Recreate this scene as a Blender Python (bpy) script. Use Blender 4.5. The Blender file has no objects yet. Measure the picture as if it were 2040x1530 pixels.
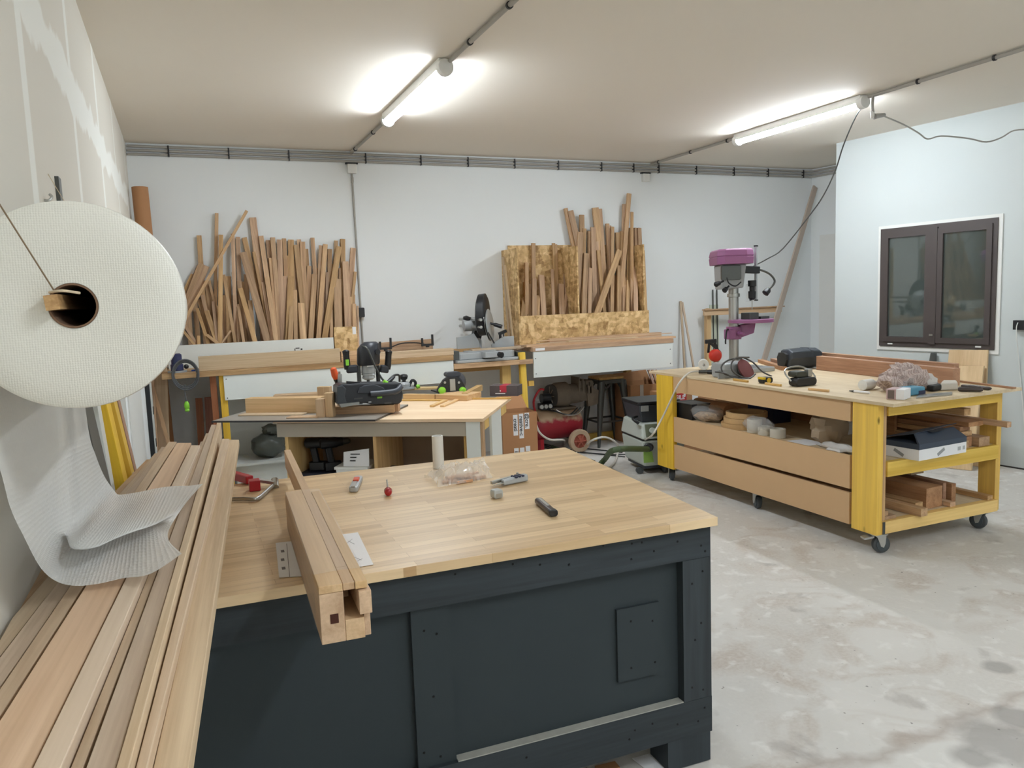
import bpy, bmesh, math, random
from mathutils import Vector as V, Matrix
random.seed(7)
SC = bpy.context.scene
COL = SC.collection

# ---------------------------------------------------------------- camera
HC = 1.65
FPX = 1540.0
YAW, PITCH, ROLL = (math.radians(a) for a in (22.736, 6.368, 2.089))
def cam_axes():
    fw = V((math.sin(YAW), math.cos(YAW), 0)); r = V((math.cos(YAW), -math.sin(YAW), 0)); u = V((0, 0, 1))
    f2 = fw*math.cos(PITCH) - u*math.sin(PITCH); u2 = u*math.cos(PITCH) + fw*math.sin(PITCH)
    d2 = -u2
    return r*math.cos(ROLL) + d2*math.sin(ROLL), -r*math.sin(ROLL) + d2*math.cos(ROLL), f2
CR, CD, CF = cam_axes()
CAM = V((0, 0, HC))
cd = bpy.data.cameras.new('camera'); co = bpy.data.objects.new('camera', cd); COL.objects.link(co)
cd.sensor_width = 36; cd.lens = FPX/2040*36; cd.clip_start = .05
m3 = Matrix((CR, -CD, -CF)).transposed()
co.matrix_world = Matrix.Translation(CAM) @ m3.to_4x4()
SC.camera = co

# ---------------------------------------------------------------- world, exposure
w = bpy.data.worlds.new('world'); SC.world = w; w.use_nodes = True
w.node_tree.nodes['Background'].inputs[0].default_value = (.8, .85, .9, 1)
w.node_tree.nodes['Background'].inputs[1].default_value = .02
SC.view_settings.view_transform = 'Standard'; SC.view_settings.look = 'None'
SC.view_settings.exposure = 2.25; SC.view_settings.gamma = 1
SC.view_settings.use_curve_mapping = False
SC.cycles.use_denoising = True
SC.cycles.max_bounces = 8; SC.cycles.diffuse_bounces = 5; SC.cycles.caustics_reflective = False; SC.cycles.caustics_refractive = False
SC.cycles.sample_clamp_indirect = 6
TUBE = 25.0        # emission of the light tubes

# ---------------------------------------------------------------- surveying: where a sight line meets a plane of the room
def ray(x, y): return CR*((x-1020)/FPX) + CD*((y-765)/FPX) + CF
def pz(x, y, z): d = ray(x, y); return CAM + d*((z-HC)/d.z)
def py(x, y, Y): d = ray(x, y); return CAM + d*(Y/d.y)
def px(x, y, X): d = ray(x, y); return CAM + d*(X/d.x)
def pn(x, y, p, n): d = ray(x, y); return CAM + d*((V(p)-CAM).dot(n)/d.dot(n))

# ---------------------------------------------------------------- materials
def lin(c): return tuple(((v/255)/12.92 if v/255 <= .04045 else ((v/255+.055)/1.055)**2.4) for v in c) + (1,)
MATS = {}
def base(name, rough=.6, metal=0, spec=None):
    m = bpy.data.materials.new(name); m.use_nodes = True
    b = m.node_tree.nodes['Principled BSDF']; b.inputs['Roughness'].default_value = rough; b.inputs['Metallic'].default_value = metal
    if spec is not None: b.inputs['Specular IOR Level'].default_value = spec
    return m, m.node_tree, b
def node(t, kind, **kw):
    n = t.nodes.new(kind)
    for k, v in kw.items(): setattr(n, k, v)
    return n
def plain(name, c, rough=.55, metal=0, var=.06, scale=12, bump=0, spec=None, alpha=None, trans=0):
    """one colour with a slight cloudy variation"""
    if name in MATS: return MATS[name]
    m, t, b = base(name, rough, metal, spec)
    tc = node(t, 'ShaderNodeTexCoord'); nz = node(t, 'ShaderNodeTexNoise'); nz.inputs['Scale'].default_value = scale; nz.inputs['Detail'].default_value = 4
    t.links.new(tc.outputs['Object'], nz.inputs['Vector'])
    mx = node(t, 'ShaderNodeMix', data_type='RGBA'); c = lin(c)
    mx.inputs[6].default_value = tuple(v*(1-var) for v in c[:3]) + (1,); mx.inputs[7].default_value = tuple(min(1, v*(1+var)) for v in c[:3]) + (1,)
    t.links.new(nz.outputs['Fac'], mx.inputs[0]); t.links.new(mx.outputs[2], b.inputs['Base Color'])
    if bump:
        bp = node(t, 'ShaderNodeBump'); bp.inputs['Strength'].default_value = bump; bp.inputs['Distance'].default_value = .004
        t.links.new(nz.outputs['Fac'], bp.inputs['Height']); t.links.new(bp.outputs['Normal'], b.inputs['Normal'])
    if alpha is not None: b.inputs['Alpha'].default_value = alpha
    if trans: b.inputs['Transmission Weight'].default_value = trans
    MATS[name] = m; return m
def wood(name, c1, c2, rough=.6, sc=26, along=.05, vary=.28, knots=False, sat=0):
    """grain along the local Z axis; every object draws its own board out of it"""
    if name in MATS: return MATS[name]
    m, t, b = base(name, rough); L = t.links.new
    tc = node(t, 'ShaderNodeTexCoord'); oi = node(t, 'ShaderNodeObjectInfo')
    ml = node(t, 'ShaderNodeMath', operation='MULTIPLY'); ml.inputs[1].default_value = 37
    L(oi.outputs['Random'], ml.inputs[0])
    ad = node(t, 'ShaderNodeVectorMath', operation='ADD'); L(tc.outputs['Object'], ad.inputs[0]); L(ml.outputs[0], ad.inputs[1])
    mp = node(t, 'ShaderNodeMapping'); mp.inputs['Scale'].default_value = (1, 1, along); L(ad.outputs[0], mp.inputs[0])
    n1 = node(t, 'ShaderNodeTexNoise'); n1.inputs['Scale'].default_value = sc; n1.inputs['Detail'].default_value = 6; n1.inputs['Distortion'].default_value = .6
    L(mp.outputs[0], n1.inputs['Vector'])
    n2 = node(t, 'ShaderNodeTexNoise'); n2.inputs['Scale'].default_value = sc*7; n2.inputs['Detail'].default_value = 3; L(mp.outputs[0], n2.inputs['Vector'])
    mixf = node(t, 'ShaderNodeMath', operation='MULTIPLY_ADD'); mixf.inputs[1].default_value = .35; L(n2.outputs['Fac'], mixf.inputs[0])
    half = node(t, 'ShaderNodeMath', operation='MULTIPLY'); half.inputs[1].default_value = .75; L(n1.outputs['Fac'], half.inputs[0]); L(half.outputs[0], mixf.inputs[2])
    cr = node(t, 'ShaderNodeValToRGB'); cr.color_ramp.elements[0].position = .36; cr.color_ramp.elements[1].position = .72
    cr.color_ramp.elements[0].color = lin(c1); cr.color_ramp.elements[1].color = lin(c2); L(mixf.outputs[0], cr.inputs[0])
    hs = node(t, 'ShaderNodeHueSaturation'); L(cr.outputs[0], hs.inputs['Color'])
    mr = node(t, 'ShaderNodeMapRange'); mr.inputs[3].default_value = 1-vary*.62; mr.inputs[4].default_value = 1+vary*.5; L(oi.outputs['Random'], mr.inputs[0]); L(mr.outputs[0], hs.inputs['Value'])
    fr = node(t, 'ShaderNodeMath', operation='FRACT'); m7 = node(t, 'ShaderNodeMath', operation='MULTIPLY'); m7.inputs[1].default_value = 7.3
    L(oi.outputs['Random'], m7.inputs[0]); L(m7.outputs[0], fr.inputs[0])
    mh = node(t, 'ShaderNodeMapRange'); mh.inputs[3].default_value = .496; mh.inputs[4].default_value = .507; L(fr.outputs[0], mh.inputs[0]); L(mh.outputs[0], hs.inputs['Hue'])
    ms = node(t, 'ShaderNodeMapRange'); ms.inputs[3].default_value = .85; ms.inputs[4].default_value = 1.08; L(fr.outputs[0], ms.inputs[0]); L(ms.outputs[0], hs.inputs['Saturation'])
    out = hs.outputs[0]
    if knots:
        vo = node(t, 'ShaderNodeTexVoronoi'); vo.inputs['Scale'].default_value = 4.5
        mk = node(t, 'ShaderNodeMapping'); mk.inputs['Scale'].default_value = (1, 1, .5); L(ad.outputs[0], mk.inputs[0]); L(mk.outputs[0], vo.inputs['Vector'])
        kr = node(t, 'ShaderNodeValToRGB'); kr.color_ramp.elements[0].position = .03; kr.color_ramp.elements[1].position = .07; L(vo.outputs['Distance'], kr.inputs[0])
        km = node(t, 'ShaderNodeMix', data_type='RGBA'); km.inputs[6].default_value = lin(tuple(v*.55 for v in c1)); L(kr.outputs[0], km.inputs[0]); L(out, km.inputs[7]); out = km.outputs[2]
    L(out, b.inputs['Base Color'])
    bp = node(t, 'ShaderNodeBump'); bp.inputs['Strength'].default_value = .12; bp.inputs['Distance'].default_value = .002; L(n2.outputs['Fac'], bp.inputs['Height']); L(bp.outputs[0], b.inputs['Normal'])
    MATS[name] = m; return m
def m_osb():
    m, t, b = base('osb', .6); L = t.links.new
    tc = node(t, 'ShaderNodeTexCoord')
    outs = []
    for k, (rot, s) in enumerate((((.4, .7, .5), (9, 26, 20)), ((1.2, -.6, 1.9), (26, 10, 24)), ((-.5, .4, 1.1), (14, 20, 8)))):
        mp = node(t, 'ShaderNodeMapping'); mp.inputs['Rotation'].default_value = rot; mp.inputs['Scale'].default_value = s; L(tc.outputs['Object'], mp.inputs[0])
        vo = node(t, 'ShaderNodeTexVoronoi'); vo.inputs['Scale'].default_value = 1.3; L(mp.outputs[0], vo.inputs['Vector']); outs.append(vo.outputs['Color'])
    m1 = node(t, 'ShaderNodeMix', data_type='RGBA'); m1.inputs[0].default_value = .5; L(outs[0], m1.inputs[6]); L(outs[1], m1.inputs[7])
    m2 = node(t, 'ShaderNodeMix', data_type='RGBA'); m2.inputs[0].default_value = .4; L(m1.outputs[2], m2.inputs[6]); L(outs[2], m2.inputs[7])
    bw = node(t, 'ShaderNodeRGBToBW'); L(m2.outputs[2], bw.inputs[0])
    cr = node(t, 'ShaderNodeValToRGB'); e = cr.color_ramp.elements; e[0].position = .25; e[0].color = lin((158, 122, 74)); e[1].position = .75; e[1].color = lin((236, 206, 154))
    n = e.new(.5); n.color = lin((206, 170, 116)); L(bw.outputs[0], cr.inputs[0]); L(cr.outputs[0], b.inputs['Base Color'])
    bp = node(t, 'ShaderNodeBump'); bp.inputs['Strength'].default_value = .3; bp.inputs['Distance'].default_value = .003; L(bw.outputs[0], bp.inputs['Height']); L(bp.outputs[0], b.inputs['Normal'])
    return m
def m_block():
    """edge-glued staves running along local X"""
    m, t, b = base('butcher_block', .38); L = t.links.new
    tc = node(t, 'ShaderNodeTexCoord')
    br = node(t, 'ShaderNodeTexBrick'); br.offset = .37; br.offset_frequency = 2; br.squash = 1.0
    br.inputs['Color1'].default_value = lin((206, 174, 130)); br.inputs['Color2'].default_value = lin((232, 204, 162)); br.inputs['Mortar'].default_value = lin((190, 154, 110))
    br.inputs['Scale'].default_value = 1; br.inputs['Mortar Size'].default_value = .0006; br.inputs['Brick Width'].default_value = .62; br.inputs['Row Height'].default_value = .043; br.inputs['Bias'].default_value = .1
    L(tc.outputs['Object'], br.inputs['Vector'])
    mp = node(t, 'ShaderNodeMapping'); mp.inputs['Scale'].default_value = (3, 60, 60); L(tc.outputs['Object'], mp.inputs[0])
    nz = node(t, 'ShaderNodeTexNoise'); nz.inputs['Scale'].default_value = 1; nz.inputs['Detail'].default_value = 5; L(mp.outputs[0], nz.inputs['Vector'])
    mx = node(t, 'ShaderNodeMix', data_type='RGBA', blend_type='MULTIPLY'); mx.inputs[0].default_value = .35
    cr = node(t, 'ShaderNodeValToRGB'); cr.color_ramp.elements[0].color = (.6, .52, .44, 1); cr.color_ramp.elements[1].color = (1, 1, 1, 1); cr.color_ramp.elements[0].position = .25; cr.color_ramp.elements[1].position = .6
    L(nz.outputs['Fac'], cr.inputs[0]); L(br.outputs['Color'], mx.inputs[6]); L(cr.outputs[0], mx.inputs[7])
    vo = node(t, 'ShaderNodeTexVoronoi'); vo.inputs['Scale'].default_value = 2.6; L(tc.outputs['Object'], vo.inputs['Vector'])
    kr = node(t, 'ShaderNodeValToRGB'); kr.color_ramp.elements[0].position = .018; kr.color_ramp.elements[1].position = .035; L(vo.outputs['Distance'], kr.inputs[0])
    km = node(t, 'ShaderNodeMix', data_type='RGBA'); km.inputs[6].default_value = lin((96, 66, 36)); L(kr.outputs[0], km.inputs[0]); L(mx.outputs[2], km.inputs[7])
    L(km.outputs[2], b.inputs['Base Color'])
    return m
FLOOR_STAINS = [(p.x, p.y, r) for p, r in ((pz(2005, 1478, 0), .15), (pz(1935, 1508, 0), .07), (pz(2030, 1430, 0), .09), (pz(1990, 1330, 0), .06))]
def m_floor():
    m, t, b = base('concrete', .75); L = t.links.new
    tc = node(t, 'ShaderNodeTexCoord')
    def nz(s, d=6, dist=0, off=0):
        n = node(t, 'ShaderNodeTexNoise'); n.inputs['Scale'].default_value = s; n.inputs['Detail'].default_value = d; n.inputs['Distortion'].default_value = dist
        mp = node(t, 'ShaderNodeMapping'); mp.inputs['Location'].default_value = (off, off*.7, 0); L(tc.outputs['Object'], mp.inputs[0]); L(mp.outputs[0], n.inputs['Vector']); return n.outputs['Fac']
    def ramp(f, p0, p1, c0, c1):
        r = node(t, 'ShaderNodeValToRGB'); r.color_ramp.elements[0].position = p0; r.color_ramp.elements[1].position = p1; r.color_ramp.elements[0].color = c0; r.color_ramp.elements[1].color = c1; L(f, r.inputs[0]); return r.outputs[0]
    def mix(f, a, c, ty='MIX'):
        x = node(t, 'ShaderNodeMix', data_type='RGBA', blend_type=ty); L(f, x.inputs[0]) if not isinstance(f, float) else setattr(x.inputs[0], 'default_value', f)
        for i, v in ((6, a), (7, c)):
            if isinstance(v, tuple): x.inputs[i].default_value = v
            else: L(v, x.inputs[i])
        return x.outputs[2]
    W, K = (1, 1, 1, 1), (0, 0, 0, 1)
    c = ramp(nz(.9, 5, .5), .35, .65, lin((200, 196, 190)), lin((218, 216, 212)))
    c = mix(ramp(nz(2.2, 8, 1.5, 3), .5, .68, K, W), c, lin((190, 180, 170)))
    c = mix(ramp(nz(60, 3, 0, 5), .35, .7, K, (.5, .5, .5, 1)), c, lin((215, 212, 206)))
    c = mix(ramp(nz(11, 9, .3, 9), .56, .68, K, (.75, .75, .75, 1)), c, lin((226, 224, 220)))
    c = mix(ramp(nz(3.2, 9, .4, 1.7), .64, .74, K, (.5, .5, .5, 1)), c, lin((138, 130, 124)))
    c = mix(ramp(nz(30, 5, .1, 2.2), .70, .75, K, (.7, .7, .7, 1)), c, lin((92, 84, 78)))
    # rough seam between two pours
    sp = node(t, 'ShaderNodeSeparateXYZ'); L(tc.outputs['Object'], sp.inputs[0])
    a = node(t, 'ShaderNodeMath', operation='MULTIPLY_ADD'); a.inputs[1].default_value = .0; L(sp.outputs['X'], a.inputs[0]); L(sp.outputs['Y'], a.inputs[2])
    wob = node(t, 'ShaderNodeMath', operation='MULTIPLY_ADD'); wob.inputs[1].default_value = .22; L(nz(4, 6, 0, 4), wob.inputs[0]); L(a.outputs[0], wob.inputs[2])
    d = node(t, 'ShaderNodeMath', operation='SUBTRACT'); d.inputs[1].default_value = 2.02; L(wob.outputs[0], d.inputs[0])
    ab = node(t, 'ShaderNodeMath', operation='ABSOLUTE'); L(d.outputs[0], ab.inputs[0])
    c = mix(ramp(ab.outputs[0], .0, .045, (.5, .5, .5, 1), K), c, lin((150, 134, 122)))
    for sx_0, sy_0, rad in FLOOR_STAINS:
        ds = node(t, 'ShaderNodeVectorMath', operation='DISTANCE'); L(tc.outputs['Object'], ds.inputs[0]); ds.inputs[1].default_value = (sx_0, sy_0, 0)
        dn_ = node(t, 'ShaderNodeMath', operation='MULTIPLY_ADD'); dn_.inputs[1].default_value = -rad*1.3; L(nz(7, 5, .4, sx_0), dn_.inputs[0]); L(ds.outputs['Value'], dn_.inputs[2])
        c = mix(ramp(dn_.outputs[0], .0, rad*.6, (.55, .55, .55, 1), K), c, lin((126, 122, 118)))
    L(c, b.inputs['Base Color'])
    bp = node(t, 'ShaderNodeBump'); bp.inputs['Strength'].default_value = .35; bp.inputs['Distance'].default_value = .006; L(nz(22, 8, .5), bp.inputs['Height']); L(bp.outputs[0], b.inputs['Normal'])
    return m
def m_plaster():
    """grey plasterboard with filled joints: vertical seams and one lifting seam that follows the slope of the filler"""
    m, t, b = base('plasterboard', .8); L = t.links.new
    tc = node(t, 'ShaderNodeTexCoord'); sp = node(t, 'ShaderNodeSeparateXYZ'); L(tc.outputs['Object'], sp.inputs[0])
    n = node(t, 'ShaderNodeTexNoise'); n.inputs['Scale'].default_value = 3; n.inputs['Detail'].default_value = 7; L(tc.outputs['Object'], n.inputs['Vector'])
    def band(src, at, half, wob):
        s = node(t, 'ShaderNodeMath', operation='MULTIPLY_ADD'); s.inputs[1].default_value = wob; L(n.outputs['Fac'], s.inputs[0]); L(src, s.inputs[2])
        d = node(t, 'ShaderNodeMath', operation='SUBTRACT'); d.inputs[1].default_value = at+wob*.5; L(s.outputs[0], d.inputs[0])
        a = node(t, 'ShaderNodeMath', operation='ABSOLUTE'); L(d.outputs[0], a.inputs[0])
        r = node(t, 'ShaderNodeMapRange'); r.inputs[1].default_value = half; r.inputs[2].default_value = half*.75; L(a.outputs[0], r.inputs[0]); return r.outputs[0]
    fs = [band(sp.outputs['Y'], y, h, .0) for y, h in ((1.36, .05), (2.57, .055), (3.77, .05), (4.99, .055), (6.2, .03), (7.4, .03))] + [band(sp.outputs['Z'], 2.58, .10, .3)]
    f = fs[0]
    for g in fs[1:]:
        x = node(t, 'ShaderNodeMath', operation='MAXIMUM'); L(f, x.inputs[0]); L(g, x.inputs[1]); f = x.outputs[0]
    mx = node(t, 'ShaderNodeMix', data_type='RGBA'); mx.inputs[6].default_value = lin((216, 211, 200)); mx.inputs[7].default_value = lin((234, 234, 228)); L(f, mx.inputs[0]); L(mx.outputs[2], b.inputs['Base Color'])
    return m
def m_wrap(name, alpha, sc):
    """bubble film: milky, glossy, dimpled"""
    m, t, b = base(name, .32); L = t.links.new
    b.inputs['Base Color'].default_value = lin((248, 248, 246) if alpha < 1 else (222, 220, 210)); b.inputs['Alpha'].default_value = alpha
    tc = node(t, 'ShaderNodeTexCoord'); vo = node(t, 'ShaderNodeTexVoronoi'); vo.inputs['Scale'].default_value = sc; vo.inputs['Randomness'].default_value = .15; L(tc.outputs['UV' if alpha < 1 else 'Object'], vo.inputs['Vector'])
    bp = node(t, 'ShaderNodeBump'); bp.inputs['Strength'].default_value = .55 if alpha < 1 else .25; bp.inputs['Distance'].default_value = .005 if alpha < 1 else .004; bp.invert = True; L(vo.outputs['Distance'], bp.inputs['Height']); L(bp.outputs[0], b.inputs['Normal'])
    tr = node(t, 'ShaderNodeBsdfTranslucent'); tr.inputs[0].default_value = lin((238, 240, 240)); mx = node(t, 'ShaderNodeMixShader'); mx.inputs[0].default_value = .15
    if alpha < 1:
        tp = node(t, 'ShaderNodeBsdfTransparent'); m2 = node(t, 'ShaderNodeMixShader'); m2.inputs[0].default_value = alpha; b.inputs['Alpha'].default_value = 1
        L(b.outputs[0], mx.inputs[1]); L(tr.outputs[0], mx.inputs[2]); L(tp.outputs[0], m2.inputs[1]); L(mx.outputs[0], m2.inputs[2]); L(m2.outputs[0], t.nodes['Material Output'].inputs[0])
    return m
def m_emit(name, c, s):
    m = bpy.data.materials.new(name); m.use_nodes = True; t = m.node_tree; t.nodes.remove(t.nodes['Principled BSDF'])
    e = node(t, 'ShaderNodeEmission'); e.inputs[0].default_value = c; e.inputs[1].default_value = s; t.links.new(e.outputs[0], t.nodes['Material Output'].inputs[0]); return m
def m_film(name='clear_film', op=.18):
    m, t, b = base(name, .12); b.inputs['Base Color'].default_value = (.9, .9, .9, 1)
    tp = node(t, 'ShaderNodeBsdfTransparent'); mx = node(t, 'ShaderNodeMixShader'); mx.inputs[0].default_value = op
    t.links.new(tp.outputs[0], mx.inputs[1]); t.links.new(b.outputs[0], mx.inputs[2]); t.links.new(mx.outputs[0], t.nodes['Material Output'].inputs[0]); return m

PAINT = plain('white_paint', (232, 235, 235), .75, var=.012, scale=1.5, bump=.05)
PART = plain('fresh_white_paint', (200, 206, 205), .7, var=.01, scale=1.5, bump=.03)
CEIL = plain('ceiling_paint', (234, 226, 214), .8, var=.012, scale=1.2)
OSB = m_osb(); BLOCK = m_block(); FLOOR = m_floor(); PLAST = m_plaster()
OAK = wood('planed_oak', (158, 120, 84), (210, 172, 130), sc=30)
OAKP = wood('pale_oak', (182, 154, 124), (216, 192, 162), sc=22, along=.03, vary=.22)
OAKC = wood('clean_oak', (190, 152, 110), (222, 188, 146), sc=20, along=.03, vary=.12)
MAHOG = wood('red_brown_wood', (146, 102, 74), (188, 144, 110), sc=22, vary=.25)
PINE = wood('pine', (196, 150, 88), (228, 190, 128), sc=14, along=.04, vary=.15, knots=True)
REDP = wood('red_pine', (140, 82, 56), (172, 108, 76), sc=14, along=.05, vary=.12, knots=True)
YELW = wood('yellow_stained_timber', (216, 166, 4), (250, 206, 22), sc=12, along=.03, vary=.1, knots=True)
PYEL = wood('pale_yellow_timber', (212, 168, 76), (240, 202, 112), sc=12, along=.03, vary=.14, knots=True)
MDF = plain('fibreboard', (206, 170, 128), .7, var=.05, scale=4)
PLY = wood('plywood', (198, 164, 116), (226, 196, 150), sc=8, along=.1, vary=.08)
PLYD = wood('worn_plywood', (196, 172, 138), (224, 204, 174), sc=8, along=.15, vary=.05)
MEL = plain('white_melamine', (226, 230, 226), .4, var=.015)
GREYB = plain('grey_board', (178, 168, 152), .6, var=.03)
BLKW = wood('black_stained_timber', (33, 40, 44), (50, 58, 63), sc=16, along=.05, vary=.08, rough=.7)
BLKP = plain('black_stained_panel', (41, 50, 54), .75, var=.12, scale=3)
BLK = plain('black_plastic', (28, 29, 32), .42, var=.1)
DGREY = plain('dark_grey_plastic', (58, 62, 70), .45, var=.08)
RUB = plain('grey_rubber', (74, 78, 80), .6)
GREEN = plain('lime_green_plastic', (140, 210, 60), .4)
STEEL = plain('bright_steel', (178, 178, 174), .32, .85, var=.05)
ALU = plain('cast_aluminium', (176, 180, 182), .45, .35, var=.05)
ZINC = plain('zinc_plated_steel', (190, 190, 186), .35, .7, var=.08)
GUN = plain('gunmetal', (92, 94, 92), .38, .75, var=.12, scale=6)
PVC = plain('grey_conduit', (166, 162, 154), .5, var=.02)
WPL = plain('white_plastic', (226, 226, 222), .4, var=.02)
RED = plain('red_paint', (170, 26, 40), .4, var=.08)
CARD = plain('cardboard', (176, 128, 88), .8, var=.05, scale=8)
BROWNP = plain('brown_window_frame', (74, 66, 64), .5, var=.06)
PURP = plain('purple_enamel', (152, 96, 138), .38, var=.05)
PAPER = plain('paper', (236, 236, 238), .7, var=.01)
FILM = m_film(); FILM2 = m_film('cloudy_film', .26)

# ---------------------------------------------------------------- mesh builder (room coordinates)
class MB:
    def __init__(s, T=None): s.b = bmesh.new(); s.T = T or Matrix.Identity(4)
    def v(s, p): return s.b.verts.new(s.T @ V(p))
    def hexa(s, p):                       # 4 bottom, 4 top
        v = [s.v(q) for q in p]
        for f in ((3, 2, 1, 0), (4, 5, 6, 7), (0, 1, 5, 4), (1, 2, 6, 5), (2, 3, 7, 6), (3, 0, 4, 7)): s.b.faces.new([v[i] for i in f])
        return s
    def box(s, x0, x1, y0, y1, z0, z1):
        return s.hexa([(x0, y0, z0), (x1, y0, z0), (x1, y1, z0), (x0, y1, z0), (x0, y0, z1), (x1, y0, z1), (x1, y1, z1), (x0, y1, z1)])
    def beam(s, a, b, w, t, side=(1, 0, 0)):   # w along side, t across
        a, b = V(a), V(b); d = (b-a).normalized(); x = V(side); x = (x - d*x.dot(d)).normalized(); y = d.cross(x)
        q = [(-1, -1), (1, -1), (1, 1), (-1, 1)]
        return s.hexa([a + x*(w/2*i) + y*(t/2*j) for i, j in q] + [b + x*(w/2*i) + y*(t/2*j) for i, j in q])
    def prism(s, poly, e):                 # polygon swept by vector e
        e = V(e); a = [s.v(p) for p in poly]; b = [s.v(V(p)+e) for p in poly]; n = len(a)
        s.b.faces.new(a[::-1]); s.b.faces.new(b)
        for i in range(n): s.b.faces.new((a[i], a[(i+1) % n], b[(i+1) % n], b[i]))
        return s
    def rings(s, R, cap=True, close=False):
        n = len(R[0]); rv = [[s.v(p) for p in r] for r in R]
        pairs = list(zip(rv, rv[1:])) + ([(rv[-1], rv[0])] if close else [])
        for a, b in pairs:
            for i in range(n): s.b.faces.new((a[i], a[(i+1) % n], b[(i+1) % n], b[i]))
        if cap and not close: s.b.faces.new(rv[0][::-1]); s.b.faces.new(rv[-1])
        return s
    def cyl(s, a, b, r, r2=None, n=20):
        a, b = V(a), V(b); d = (b-a).normalized(); x = d.orthogonal().normalized(); y = d.cross(x); r2 = r if r2 is None else r2
        return s.rings([[p + (x*math.cos(k*2*math.pi/n) + y*math.sin(k*2*math.pi/n))*q for k in range(n)] for p, q in ((a, r), (b, r2))])
    def lathe(s, a, d, prof, n=28, close=False):   # prof: (distance along d, radius)
        a, d = V(a), V(d).normalized(); x = d.orthogonal().normalized(); y = d.cross(x)
        return s.rings([[a + d*h + (x*math.cos(k*2*math.pi/n) + y*math.sin(k*2*math.pi/n))*max(r, .0002) for k in range(n)] for h, r in prof], close=close)
    def tube(s, pts, r, n=8, smooth=4):
        P = [V(p) for p in pts]
        if smooth > 1 and len(P) > 2:
            Q = []
            for i in range(len(P)-1):
                p0, p1, p2, p3 = P[max(i-1, 0)], P[i], P[i+1], P[min(i+2, len(P)-1)]
                for k in range(smooth):
                    t = k/smooth; Q.append(((p1*2) + (p2-p0)*t + (p0*2-p1*5+p2*4-p3)*t*t + (p1*3-p0-p2*3+p3)*t**3)*.5)
            P = Q + [P[-1]]
        R = []; x = None
        for i, p in enumerate(P):
            d = (P[min(i+1, len(P)-1)] - P[max(i-1, 0)]).normalized()
            x = d.orthogonal().normalized() if x is None else (x - d*x.dot(d)).normalized()
            y = d.cross(x); rr = r if not callable(r) else r(i/(len(P)-1))
            R.append([p + (x*math.cos(k*2*math.pi/n) + y*math.sin(k*2*math.pi/n))*rr for k in range(n)])
        return s.rings(R)
    def ball(s, c, r, n=16, fn=None):
        c = V(c); r = V((r, r, r)) if not hasattr(r, '__len__') else V(r); R = []
        for i in range(n//2+1):
            th = math.pi*(i+.02)/(n/2+.04); R.append([])
            for k in range(n):
                ph = 2*math.pi*k/n; u = V((math.sin(th)*math.cos(ph), math.sin(th)*math.sin(ph), math.cos(th))); q = fn(u) if fn else 1
                R[-1].append(c + V((u.x*r.x, u.y*r.y, u.z*r.z))*q)
        return s.rings(R)
    def rbox(s, x0, x1, y0, y1, z0, z1, rad, axis='z', n=4):   # box with rounded edges along one axis
        if axis == 'z': A, B, c0, c1, f = (x0, x1), (y0, y1), z0, z1, lambda a, b, c: (a, b, c)
        elif axis == 'y': A, B, c0, c1, f = (x0, x1), (z0, z1), y0, y1, lambda a, b, c: (a, c, b)
        else: A, B, c0, c1, f = (y0, y1), (z0, z1), x0, x1, lambda a, b, c: (c, a, b)
        pl = []
        for cx, cy, a0 in ((A[1]-rad, B[1]-rad, 0), (A[0]+rad, B[1]-rad, 1), (A[0]+rad, B[0]+rad, 2), (A[1]-rad, B[0]+rad, 3)):
            for k in range(n+1): a = (a0 + k/n)*math.pi/2; pl.append((cx+rad*math.cos(a), cy+rad*math.sin(a)))
        e = V(f(0, 0, c1-c0)); return s.prism([f(a, b, c0) for a, b in pl], e)
    def sheet(s, grid, thick=0):
        G = [[s.v(p) for p in r] for r in grid]
        uvl = s.b.loops.layers.uv.new('UVMap'); n, m = len(G), len(G[0])
        for i in range(n-1):
            for j in range(m-1):
                f = s.b.faces.new((G[i][j], G[i+1][j], G[i+1][j+1], G[i][j+1]))
                for lp, (a, b) in zip(f.loops, ((i, j), (i+1, j), (i+1, j+1), (i, j+1))): lp[uvl].uv = (a/(n-1), b/(m-1))
        return s

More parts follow.
